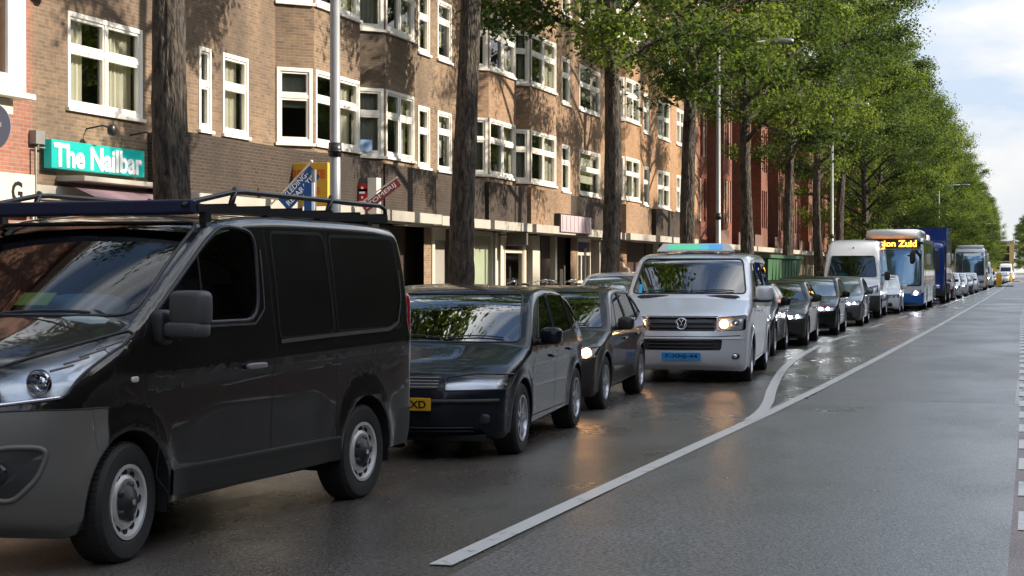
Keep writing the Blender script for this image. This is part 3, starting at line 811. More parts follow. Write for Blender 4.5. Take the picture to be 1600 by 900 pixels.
# round traffic sign at the left edge
t = empty('traffic_sign', (-12.4, 18.75, 0.22))
b = MB(); b.tube([(0, 0, 0), (0, 0, 3.6)], .035, 12); b.build('pole', M['galv'], t, smooth=True)
b = MB(); b.lathe([(0, -.05), (.3, -.05), (.305, -.045), (.3, -.036), (0, -.036)], (0, 0, 3.2), 'Y', 40); b.build('sign_face', pmat('blue_sign', (0.30, 0.36, 0.47), .4), t, smooth=True, flat_angle=30)
b = MB(); b.box((0, -.054, 3.22), (.34, .006, .055)); b.build('sign_bar', M['signwhite'], t)
tag(t, 'round blue traffic sign on a grey pole at the far left edge', 'traffic sign')

# far buildings
def far_block(x0, x1, y0, y1, h, m, label, fl=4):
    root = empty('far_building', (x0, y0, 0)); w = MB(); w.bx(0, x1 - x0, 0, y1 - y0, 0, h); w.build('wall', m, root)
    w = MB(); w.bx(-.2, x1 - x0 + .2, -.2, y1 - y0 + .2, h, h + .4); w.build('roof', M['concrete'], root)
    for k in range(fl):
        z = 2 + k * (h - 2.5) / fl; w = MB(); w.bx(.8, x1 - x0 - .8, -.05, .02, z, z + 1.5); w.build('window', M['far_glass'], root)
    tag(root, label, 'building')
M['yellowwall'] = pmat('yellow_render', (0.62, 0.42, 0.14), .8, noise=.1); M['greywall'] = pmat('pale_render', (0.5, 0.46, 0.4), .8, noise=.15)
far_block(-8.3, -3.9, 395, 410, 7.8, M['yellowwall'], 'yellow rendered building closing the street at its far end', 3)
far_block(-12.0, -8.6, 270, 290, 10.5, M['greywall'], 'pale grey building glimpsed between far trees behind the white coach', 3)
# houses across the road (they shade the street, seen only from another position)
def opposite(y0, y1, h, label, left=False):
    root = empty('opposite_house', (17, y0, .15)) if not left else empty('corner_house', (-14.6, y1, .3), math.pi); D = y1 - y0
    w = MB(); ops = []
    n_ = int(D / 3.2)
    for k in range(n_):
        for v in (1.0, 4.1, 7.0, 9.9):
            if v + 1.6 < h - .6: ops.append((D / n_ * (k + .25), D / n_ * (k + .75), v, v + 1.6))
    p0 = Vector((0, D, 0))
    f = wall_seg(w, (0, D), (0, 0), 0, h, ops, y0)
    w.bx(.3, 10, .05, D - .05, 0, h - .1); w.m[-6:] = [1] * 6
    for q in range(6): w.uv.pop(len(w.f) - 1 - q, None)
    w.build('wall', [BR['dark'], M['far_glass']], root)  # unseen walls take the darkest brick to keep reflections in the vehicles dark
    r_ = MB(); r_.bx(-.5, 10.3, 0, D, h, h + .3); r_.build('eaves', M['white'], root)
    tag(root, label, 'building', 'houses across the road')
for k, (a, c, h) in enumerate(((-42, -20, 13.5), (-19.9, 2, 13), (2.1, 24, 13), (24.1, 46, 13.3), (46.1, 70, 13), (70.1, 95, 13.5), (95.1, 120, 13), (120.1, 150, 13), (150.1, 190, 13), (190.1, 240, 13))):
    opposite(a, c, h, 'brick house across the road from the traffic queue')

for k, (a, c) in enumerate(((-62, -44), (-43.9, -24), (-23.9, -6), (-5.9, 11.9))):
    opposite(a, c, 13.2, 'brick house of the terrace behind the camera, out of the picture', left=True)
root = empty('corner_house', (-16, -66, .15)); w = MB(); ops = [(1 + 3.2 * k, 2.7 + 3.2 * k, v, v + 1.6) for k in range(10) for v in (1, 4.1, 7, 9.9)]
wall_seg(w, (34, 0), (0, 0), 0, 13, ops, 0); w.build('wall', BR['brown'], root); w = MB(); w.bx(0, 34, -10, -.3, 0, 12.9); w.build('inner_wall', M['far_glass'], root)
tag(root, 'long brick house closing the street behind the camera, out of the picture', 'building')
# ================================================================== TREES
def bark_mat():
    m, n, b = newmat('bark')
    t = n.nodes.new('ShaderNodeTexCoord'); mp = n.nodes.new('ShaderNodeMapping'); mp.inputs['Scale'].default_value = (9, 9, 2.4)
    z = n.nodes.new('ShaderNodeTexNoise'); z.inputs['Scale'].default_value = 1.6; z.inputs['Detail'].default_value = 7; z.inputs['Roughness'].default_value = .65; z.inputs['Distortion'].default_value = .6
    vo = n.nodes.new('ShaderNodeTexVoronoi'); vo.feature = 'DISTANCE_TO_EDGE'; vo.inputs['Scale'].default_value = 2.2
    r = n.nodes.new('ShaderNodeValToRGB'); e = r.color_ramp.elements
    e[0].position = .38; e[0].color = (0.012, 0.011, 0.009, 1); e[1].position = .64; e[1].color = (0.12, 0.095, 0.072, 1)
    n.links.new(t.outputs['Object'], mp.inputs[0]); n.links.new(mp.outputs[0], z.inputs['Vector']); n.links.new(mp.outputs[0], vo.inputs['Vector'])
    n.links.new(z.outputs['Fac'], r.inputs[0]); n.links.new(r.outputs[0], b.inputs['Base Color'])
    ad = n.nodes.new('ShaderNodeMath'); ad.operation = 'ADD'
    n.links.new(z.outputs['Fac'], ad.inputs[0]); n.links.new(vo.outputs['Distance'], ad.inputs[1])
    bp = n.nodes.new('ShaderNodeBump'); bp.inputs['Strength'].default_value = 1.0; bp.inputs['Distance'].default_value = .05
    n.links.new(ad.outputs[0], bp.inputs['Height']); n.links.new(bp.outputs[0], b.inputs['Normal']); b.inputs['Roughness'].default_value = .9
    return m
def leaf_mat():
    m = bpy.data.materials.new('leaf'); m.use_nodes = True; n = m.node_tree; n.nodes.clear()
    o = n.nodes.new('ShaderNodeOutputMaterial'); mix = n.nodes.new('ShaderNodeMixShader'); mix.inputs[0].default_value = .5
    p = n.nodes.new('ShaderNodeBsdfPrincipled'); p.inputs['Roughness'].default_value = .6; p.inputs['Specular IOR Level'].default_value = .2
    tr = n.nodes.new('ShaderNodeBsdfTranslucent')
    at = n.nodes.new('ShaderNodeAttribute'); at.attribute_name = 'tone'
    r = n.nodes.new('ShaderNodeValToRGB'); e = r.color_ramp.elements
    e[0].color = (0.028, 0.046, 0.016, 1); e[1].color = (0.18, 0.22, 0.045, 1)
    em = r.color_ramp.elements.new(.55); em.color = (0.066, 0.098, 0.025, 1)
    n.links.new(at.outputs['Fac'], r.inputs[0]); n.links.new(r.outputs[0], p.inputs['Base Color'])
    sc = n.nodes.new('ShaderNodeMixRGB'); sc.blend_type = 'MULTIPLY'; sc.inputs[0].default_value = 1; sc.inputs[2].default_value = (1.5, 1.6, .8, 1)
    n.links.new(r.outputs[0], sc.inputs[1]); n.links.new(sc.outputs[0], tr.inputs[0])
    n.links.new(p.outputs[0], mix.inputs[1]); n.links.new(tr.outputs[0], mix.inputs[2]); n.links.new(mix.outputs[0], o.inputs[0])
    return m
M['bark'] = bark_mat(); M['leaf'] = leaf_mat()

def make_tree(seed, H=19.5, base=5.6, rad=4.8, per=95, leaf=0.128, r0=0.215, low=0, limbs=30):
    rng = random.Random(seed); nr = np.random.default_rng(seed)
    tb = MB(); bend = [rng.uniform(-.25, .25), rng.uniform(-.25, .25)]
    trunk = []
    N = 22
    def tpos(t): return Vector((bend[0] * math.sin(t * 2.6) + .12 * math.sin(t * 9 + seed), bend[1] * math.sin(t * 3.1) + .1 * math.sin(t * 8), t * H * .93))
    pts = [tpos(i / N) for i in range(N + 1)]
    rs = [r0 * (1 - .86 * (i / N) ** 1.1) * (1 + .5 * math.exp(-i * 1.4)) for i in range(N + 1)]
    # trunk with lumpy rings
    from mathutils import noise as mn
    n = 72; vs = []; fs = []; RN = 150
    for i in range(RN + 1):
        t = (i / RN) ** 1.25; p = tpos(t); q = t * N; j = min(N - 1, int(q)); r = rs[j] + (rs[j + 1] - rs[j]) * (q - j)
        for k in range(n):
            a = 2 * math.pi * k / n; ca, sa = math.cos(a), math.sin(a)
            rid = abs(mn.noise(Vector((ca * 6.5, sa * 6.5, p.z * .9 + seed)))) * .15 + abs(mn.noise(Vector((ca * 15, sa * 15, p.z * 3.5)))) * .09
            rr = r * (.97 + .05 * math.sin(a * 3 + p.z * .4) + .035 * math.sin(a * 5 - p.z * .7 + seed) + rid)
            vs.append(p + Vector((ca * rr, sa * rr, 0)))
    for i in range(RN):
        for k in range(n):
            k2 = (k + 1) % n; fs.append((i * n + k, i * n + k2, (i + 1) * n + k2, (i + 1) * n + k))
    tb.mesh(vs, fs)
    centers = []
    az = rng.uniform(0, 6)
    for li in range(limbs):
        t = (base / H) + (.9 - base / H) * (li / (limbs - 1)) ** .9
        az += 2.4 + rng.uniform(-.5, .5)
        f = (t * H - base) / (H - base); p0 = tpos(max(.1, t - .045))
        reach = rad * (0.62 + .5 * math.sin(math.pi * min(1, f * .85 + .22))) * (1.05 - .75 * max(0, f - .45)) * rng.uniform(.72, 1.15)
        if li < low: reach *= .8
        up = .34 + .85 * f + rng.uniform(-.1, .15)
        d = Vector((math.cos(az), math.sin(az), 0)); q = []
        for k in range(8):
            s = k / 7
            q.append(p0 + d * reach * s + Vector((.25 * math.sin(s * 4 + li) * s, .25 * math.cos(s * 5 + li) * s, reach * up * s * (1 - .35 * s) + (.25 * math.sin(s * 3.1)))))
        r1 = max(.03, .1 * (1 - f * .6))
        tb.tube(q, [r1 * (1 - .8 * k / 7) for k in range(8)], 6, cap=False)
        lt_ = rng.random(); nt_ = 10 if f < .8 else 7
        for k in range(nt_):
            s = .3 + .7 * (k + rng.random()) / nt_; i0 = min(6, int(s * 7)); p = q[i0].lerp(q[i0 + 1], s * 7 - i0)
            a2 = az + rng.choice((-1, 1)) * rng.uniform(.3, 1.3); ln = rng.uniform(.5, 1.5) * (1.15 - .5 * s)
            e_ = p + Vector((math.cos(a2) * ln, math.sin(a2) * ln, rng.uniform(-.45, .8) * ln))
            tb.tube([p, p.lerp(e_, .5) + Vector((0, 0, .06)), e_], [.022, .014, .006], 4, cap=False)
            tn = (lt_ + rng.uniform(-.25, .25))
            if rng.random() < .86: centers.append((e_, rng.uniform(.45, 1.0), tn)); centers.append((p.lerp(e_, .5), rng.uniform(.35, .7), tn))
        centers.append((q[-1], .7, rng.random()))
    for k in range(10):
        centers.append((tpos(.93) + Vector((rng.uniform(-.8, .8), rng.uniform(-.8, .8), rng.uniform(-.6, 1.2))), .7, rng.random()))
    # leaves: 4-vertex folded blades in flattened sprays
    C = np.array([[*c[0]] for c in centers]); Rr = np.array([c[1] for c in centers]); T = np.array([c[2] for c in centers])
    cnt = len(C) * per
    ci = np.repeat(np.arange(len(C)), per)
    u = nr.normal(size=(cnt, 3)); u /= np.linalg.norm(u, axis=1)[:, None]; u *= (nr.random(cnt) ** .5)[:, None]
    pos = C[ci] + u * Rr[ci][:, None] * np.array([1, 1, .72])
    nrm = nr.normal(size=(cnt, 3)) * .75 + np.array([0, 0, .75]); nrm /= np.linalg.norm(nrm, axis=1)[:, None]
    a = nr.normal(size=(cnt, 3)); a -= nrm * (a * nrm).sum(1)[:, None]; a /= np.linalg.norm(a, axis=1)[:, None]
    bv = np.cross(nrm, a); sz = leaf * nr.uniform(.65, 1.25, cnt)[:, None]
    V = np.stack([pos - a * sz * .6, pos + bv * sz * .36 + nrm * sz * .1, pos + a * sz * .6 - nrm * sz * .08, pos - bv * sz * .36 + nrm * sz * .1], 1).reshape(-1, 3)
    me = bpy.data.meshes.new('crown'); me.vertices.add(cnt * 4); me.vertices.foreach_set('co', V.astype(np.float32).ravel())
    me.loops.add(cnt * 4); me.loops.foreach_set('vertex_index', np.arange(cnt * 4, dtype=np.int32))
    me.polygons.add(cnt); me.polygons.foreach_set('loop_start', np.arange(0, cnt * 4, 4, dtype=np.int32)); me.polygons.foreach_set('loop_total', np.full(cnt, 4, dtype=np.int32))
    me.update(calc_edges=True)
    at = me.attributes.new('tone', 'FLOAT', 'FACE'); at.data.foreach_set('value', np.clip(T[ci] * .75 + nr.random(cnt) * .35 - .05, 0, 1).astype(np.float32))
    me.materials.append(M['leaf'])
    root = empty('street_tree', (0, 0, 0)); tb.build('trunk', M['bark'], root, smooth=True)
    o = bpy.data.objects.new('crown', me); col.objects.link(o); o.parent = root
    return root

protos = [make_tree(3, rad=2.3, base=9.6, per=54, limbs=20), make_tree(8, H=20.5, rad=2.7, base=8.4, per=58, limbs=22), make_tree(21, H=19.5, rad=3.6, base=7.0, per=60), make_tree(33, H=19.5, base=3.0, rad=3.6, per=64, limbs=44), make_tree(44, H=20, rad=3.5, base=7.2, per=64, limbs=32)]
used = [False] * 5
def put_tree(k, x, y, rz, sc, label, group=None, name='street_tree'):
    if not used[k]: o = protos[k]; used[k] = True
    else: o = copy_tree(protos[k])
    o.location = (x, y, 0.1); o.rotation_euler = (0, 0, rz); o.scale = (sc, sc, sc)
    tag(o, label, 'tree', group or 'trees lining the left pavement')
    return o
YT = [17.65, 27.95, 38.0, 47.7, 57.95, 68.2, 79.5, 88.8]
rt = random.Random(5)
LT = ['thick dark bare trunk standing between the turquoise sign and the grey lamp post',
      'tree whose trunk rises behind the near black hatchback',
      'tree with a low leafy branch, just left of the orange brick bay',
      'tree just left of the red brick house, its trunk behind the silver taxi van',
      'tree directly right of the thin lamp post, above the dark saloon',
      'tree rising behind the green waste container',
      'tree behind the white high-roof van, the one nearer the container',
      'tree behind the white high-roof van, the one nearer the city bus']
kk = [0, 1, 2, 4, 2, 4, 2, 4]
rzs = [0.3, 2.9, 5.0, 3.9, 5.6, 4.2, 1.4, 2.5]
for i, y in enumerate(YT): put_tree(kk[i], -9.2, y, rzs[i], [1.0, .98, 1.0, 1.0, 1.03, 1.0, .97, 1.03][i], LT[i])
y = 99.0; k = 0
while y < 390:
    put_tree([3, 3, 3, 1, 3][k % 5], -9.3 + rt.uniform(-.4, .5) , y, rt.uniform(0, 6.28), rt.uniform(.78, 1.03), 'tree in the leafy mass above the bus and coaches, beyond the red houses'); y += rt.uniform(8.5, 10.5); k += 1
# a second row behind, where the houses end
y = 168
while y < 300:
    put_tree(rt.choice([1, 3]), -16 + rt.uniform(-1, 1), y, rt.uniform(0, 6.28), rt.uniform(.9, 1.05), 'tree of the back row beyond the red houses', 'back row of trees'); y += 12
# right side of the street
for k, y in enumerate((-6, -17, -28, -39, -50)): put_tree([2, 4][k % 2], -9.2, y, k * 1.3, .95, 'tree of the left row behind the camera, out of the picture', 'trees behind the camera')
y = -34; k = 0
while y < 260:
    put_tree([3, 4, 3][k % 3], 9.8 + rt.uniform(-.4, .4), y, rt.uniform(0, 6.28), rt.uniform(.76, .88), 'tree on the far side of the road, out of the picture to the right', 'trees lining the right pavement'); y += 9.3; k += 1
for k, (x, y, s) in enumerate(((4.6, 236, .85), (4.9, 262, .9), (4.0, 300, .9), (2.6, 345, .85), (-1.5, 425, .8), (4, 432, .9), (9, 430, .9), (1, 440, 1), (6.5, 385, .9), (1.4, 332, .8), (0.4, 372, .8), (-1.2, 408, .7), (-13, 430, .9), (-19, 436, .9))):
    put_tree(3, x, y, k * 1.7, s, 'distant tree at the right edge where the street closes in', 'distant trees at the street end')

# ================================================================== LAMP POSTS
def lamp_post(x, y, label, h=8.6, r=.072, arm=1.7, dark=False):
    t = empty('street_lamp', (x, y, 0.1))
    b = MB(); b.tube([(0, 0, 0), (0, 0, 1.2), (0, 0, 1.22), (0, 0, h)], [r * 1.25, r * 1.2, r, r * .7], 14); b.build('pole', M['galv'], t, smooth=True)
    b = MB(); b.tube([(0, 0, 2.95), (0, 0, 3.12)], r * 1.15, 14); b.tube([(0, 0, 3.0), (0, 0, 3.03)], r * 1.3, 14); b.build('collar', M['blackm'], t, smooth=True)
    b = MB(); b.tube([(0, 0, h - .05), (.25, 0, h + .05), (arm, 0, h + .12)], [r * .55, r * .5, r * .45], 8); b.build('arm', M['galv'], t, smooth=True)
    b = MB(); b.superell((arm + .3, 0, h + .1), (.75, .26, .14), .6); b.build('lamp_head', M['galv'], t, smooth=True)
    tag(t, label, 'street lamp', 'street lamps along the left kerb')
    return t
lamp_post(-8.3, 19.96, 'grey lamp post with a dark collar, rising behind the roof rack')
lamp_post(-8.3, 47.4, 'thin grey lamp post in front of the red brick house, above the taxi van', h=7.7, arm=1.4)
lamp_post(-8.3, 75.8, 'slim lamp post behind the white high-roof van, between two trunks', arm=.9)
lamp_post(-7.15, 143, 'street lamp with a flat arm standing clear above the dark blue truck', h=8.3)
lamp_post(-7.4, 262, 'far lamp post behind the white coach, against the pale building', h=8.3)
lamp_post(-3.2, 330, 'farthest lamp post, right of the yellow building', h=8.0)
t = empty('parking_sign', (-8.3, 19.3, .1)); b = MB(); b.tube([(0, 0, 0), (0, 0, 2.75)], .03, 10); b.build('pole', M['galv'], t)
b = MB(); b.box((-.06, -.04, 2.42), (.10, .02, .34)); b.build('sign_face', M['blue_banner'], t); b = MB(); b.box((.01, -.045, 2.42), (.035, .02, .34)); b.build('sign_edge', M['signwhite'], t)
tag(t, 'narrow blue sign just left of the nearest lamp post, behind the roof rack', 'sign')

# green waste container with a pale stripe of netting
t = empty('waste_container', (-8.45, 50.2, 0))
M['green_metal'] = pmat('green_metal', (0.035, 0.1, 0.04), .6, noise=.3, nscale=2); M['green_net'] = pmat('pale_green_net', (0.35, 0.5, 0.33), .8)
b = MB(); vs = [(-1.1, 0, .2), (1.1, 0, .2), (1.1, 6.2, .2), (-1.1, 6.2, .2), (-1.2, -.5, 2.05), (1.2, -.5, 2.05), (1.2, 6.9, 2.05), (-1.2, 6.9, 2.05)]
b.mesh(vs, [(0, 3, 2, 1), (0, 1, 5, 4), (1, 2, 6, 5), (2, 3, 7, 6), (3, 0, 4, 7)])
for k in range(9): b.box((1.17, .5 + k * .68, 1.1), (.07, .09, 1.8))
for k in range(4): b.box((-.9 + k * .6, -.3, 1.1), (.09, .07, 1.7), mat=Matrix.Rotation(.26, 4, 'X'))
b.build('skip_body', M['green_metal'], t, bevel=.01)
b = MB(); b.bx(-1.25, 1.25, -.55, -.43, 2.0, 2.1); b.bx(-1.25, 1.25, 6.83, 6.95, 2.0, 2.1); b.bx(1.15, 1.27, -.5, 6.9, 2.0, 2.1); b.bx(-1.27, -1.15, -.5, 6.9, 2.0, 2.1); b.build('rim', M['green_metal'], t)
b = MB(); vs = []
for (q, r_) in ((-.35, 2.12), (-.35, .95)):
    pass
b.mesh([(-.75, -.58, 2.13), (.1, -.58, 2.13), (.95, -.2, .9), (.3, -.2, .9)], [(0, 1, 2, 3)]); b.mesh([(-.75, -.58, 2.13), (.1, -.58, 2.13), (.1, 1.2, 2.13), (-.75, 1.2, 2.13)], [(0, 1, 2, 3)])
b.build('net', M['green_net'], t)
tag(t, 'green steel waste container with a pale green net strip, behind the parked row', 'waste container')

# yellow island beacons and white lamp glare left out; yellow bollards on the traffic island
M['yellow'] = pmat('yellow_plastic', (0.8, 0.42, 0.02), .4)
def beacon(x, y, label, s=1):
    t = empty('island_beacon', (x, y, 0))
    b = MB(); b.superell((0, 0, .55 * s), (.42 * s, .42 * s, 1.1 * s), .35); b.build('housing', M['yellow'], t, smooth=True)
    b = MB(); b.superell((0, 0, 1.13 * s), (.3 * s, .3 * s, .12 * s), .6); b.build('lamp_top', M['signwhite'], t, smooth=True)
    b = MB(); b.bx(-.6 * s, 1.1 * s, -.9, 1.2, 0, .14); b.build('island', M['kerb'], t, bevel=.03)
    tag(t, label, 'beacon', 'yellow beacons on the traffic island')
beacon(-3.2, 183, 'yellow traffic island beacon in front of the white vans, the nearer one', 1.3)
beacon(-3.0, 265, 'small yellow traffic island beacon far down the road', 1.2)

# ================================================================== BICYCLES on the pavement
def make_bike():
    t = empty('parked_bicycle', (0, 0, 0))
    for yy in (0, 1.08):
        b = MB(); b.tube([(0, yy + .34 * math.cos(a), .35 + .34 * math.sin(a)) for a in [2 * math.pi * k / 28 for k in range(28)]], .018, 6, closed=True); w = b.build('wheel', M['rubber'], t, smooth=True)
        b = MB()
        for k in range(10):
            a = math.pi * k / 10; b.tube([(0, yy - .33 * math.cos(a), .35 - .33 * math.sin(a)), (0, yy + .33 * math.cos(a), .35 + .33 * math.sin(a))], .002, 3)
        b.build('spokes', M['chrome'], w)
    b = MB(); hd = (0, .2, .85); bb = (0, .62, .32); st = (0, .78, .88); rr = (0, 1.08, .35)
    for p, q in ((hd, bb), (hd, (0, .74, .7)), (bb, st), (bb, rr), ((0, .76, .72), rr), ((0, 0, .35), (0, .14, .75))): b.tube([p, q], .016, 6)
    b.build('frame', M['blackm'], t, smooth=True)
    b = MB(); b.tube([(0, .14, .75), (0, .22, 1.02), (0, .2, 1.06)], .012, 6); b.tube([(-.3, .42, 1.05), (-.27, .25, 1.12), (0, .18, 1.08), (.27, .25, 1.12), (.3, .42, 1.05)], .012, 6); b.build('handlebar', M['chrome'], t, smooth=True)
    b = MB(); b.superell((0, .8, .95), (.17, .28, .07), .9); b.build('saddle', M['black'], t, smooth=True)
    b = MB(); b.tube([(-.07, .85, .74), (-.07, 1.25, .74), (.07, 1.25, .74), (.07, .85, .74)], .008, 5); b.tube([(.05, 1.2, .74), (.03, 1.08, .35)], .006, 5); b.build('carrier', M['blackm'], t)
    return t
bike = make_bike(); first = True
for k, y in enumerate((30.5, 31.3, 39.0, 43.2, 44.6, 46.2, 47.2, 48.1, 49.3, 50.8, 51.9, 53.0, 54.4, 56.0)):
    o = bike if first else copy_tree(bike); first = False
    o.location = (-12.6 + rt.uniform(-.25, .25), y, .26); o.rotation_euler = (rt.uniform(-.06, .06), 0, R(90 + rt.uniform(-22, 22)))
    tag(o, 'black bicycle parked in the row on the pavement in front of the shops', 'bicycle', 'bicycles parked on the pavement')
# ================================================================== VEHICLES
def paint(name, c, metal=0.25, rough=0.28, coat=1.0, dirt=0.10):
    m, n, b = newmat(name)
    b.inputs['Metallic'].default_value = metal; b.inputs['Coat Weight'].default_value = coat; b.inputs['Coat IOR'].default_value = 1.5 if coat > .9 else 1.33; b.inputs['Coat Roughness'].default_value = 0.05; b.inputs['Specular IOR Level'].default_value = .12
    t = n.nodes.new('ShaderNodeTexCoord'); z = n.nodes.new('ShaderNodeTexNoise'); z.inputs['Scale'].default_value = 2.2; z.inputs['Detail'].default_value = 8
    n.links.new(t.outputs['Object'], z.inputs['Vector'])
    sx = n.nodes.new('ShaderNodeSeparateXYZ'); n.links.new(t.outputs['Object'], sx.inputs[0])
    mr = n.nodes.new('ShaderNodeMapRange'); mr.inputs['From Min'].default_value = .9; mr.inputs['From Max'].default_value = .15; n.links.new(sx.outputs['Z'], mr.inputs['Value'])
    mu = n.nodes.new('ShaderNodeMath'); mu.operation = 'MULTIPLY'; n.links.new(mr.outputs[0], mu.inputs[0]); n.links.new(z.outputs['Fac'], mu.inputs[1])
    m2 = n.nodes.new('ShaderNodeMath'); m2.operation = 'MULTIPLY'; m2.inputs[1].default_value = dirt; n.links.new(mu.outputs[0], m2.inputs[0])
    mx_ = n.nodes.new('ShaderNodeMixRGB'); mx_.inputs[1].default_value = (*c, 1); mx_.inputs[2].default_value = (0.10, 0.09, 0.075, 1)
    n.links.new(m2.outputs[0], mx_.inputs[0]); n.links.new(mx_.outputs[0], b.inputs['Base Color'])
    rr = n.nodes.new('ShaderNodeMath'); rr.operation = 'MULTIPLY_ADD'; rr.inputs[1].default_value = .5; rr.inputs[2].default_value = rough; n.links.new(m2.outputs[0], rr.inputs[0]); n.links.new(rr.outputs[0], b.inputs['Roughness'])
    cw = n.nodes.new('ShaderNodeMath'); cw.operation = 'MULTIPLY_ADD'; cw.inputs[1].default_value = .35; cw.inputs[2].default_value = .03; n.links.new(m2.outputs[0], cw.inputs[0]); n.links.new(cw.outputs[0], b.inputs['Coat Roughness'])
    return m

def sstep(a, b, x):
    t = min(1, max(0, (x - a) / (b - a))); return t * t * (3 - 2 * t)

def fillet(pts, seg=5, mx=0.09):
    out = []
    n = len(pts)
    for i, p in enumerate(pts):
        q = Vector((p[0], p[1])); r = p[2] if len(p) > 2 else 0
        if 0 < i < n - 1 and r > 0:
            a = Vector(pts[i - 1][:2]) - q; c = Vector(pts[i + 1][:2]) - q
            ra = min(r, a.length * .48); rc = min(r, c.length * .48)
            A = q + a.normalized() * ra; B = q + c.normalized() * rc
            for k in range(seg + 1):
                t = k / seg; out.append((A * (1 - t) + q * t) * (1 - t) + (q * (1 - t) + B * t) * t)
        else: out.append(q)
    res = [out[0]]
    for q in out[1:]:
        d = (q - res[-1]).length; k = max(1, int(math.ceil(d / mx)))
        p = res[-1].copy()
        if d < 1e-4: continue
        for j in range(1, k + 1): res.append(p.lerp(q, j / k))
    return res

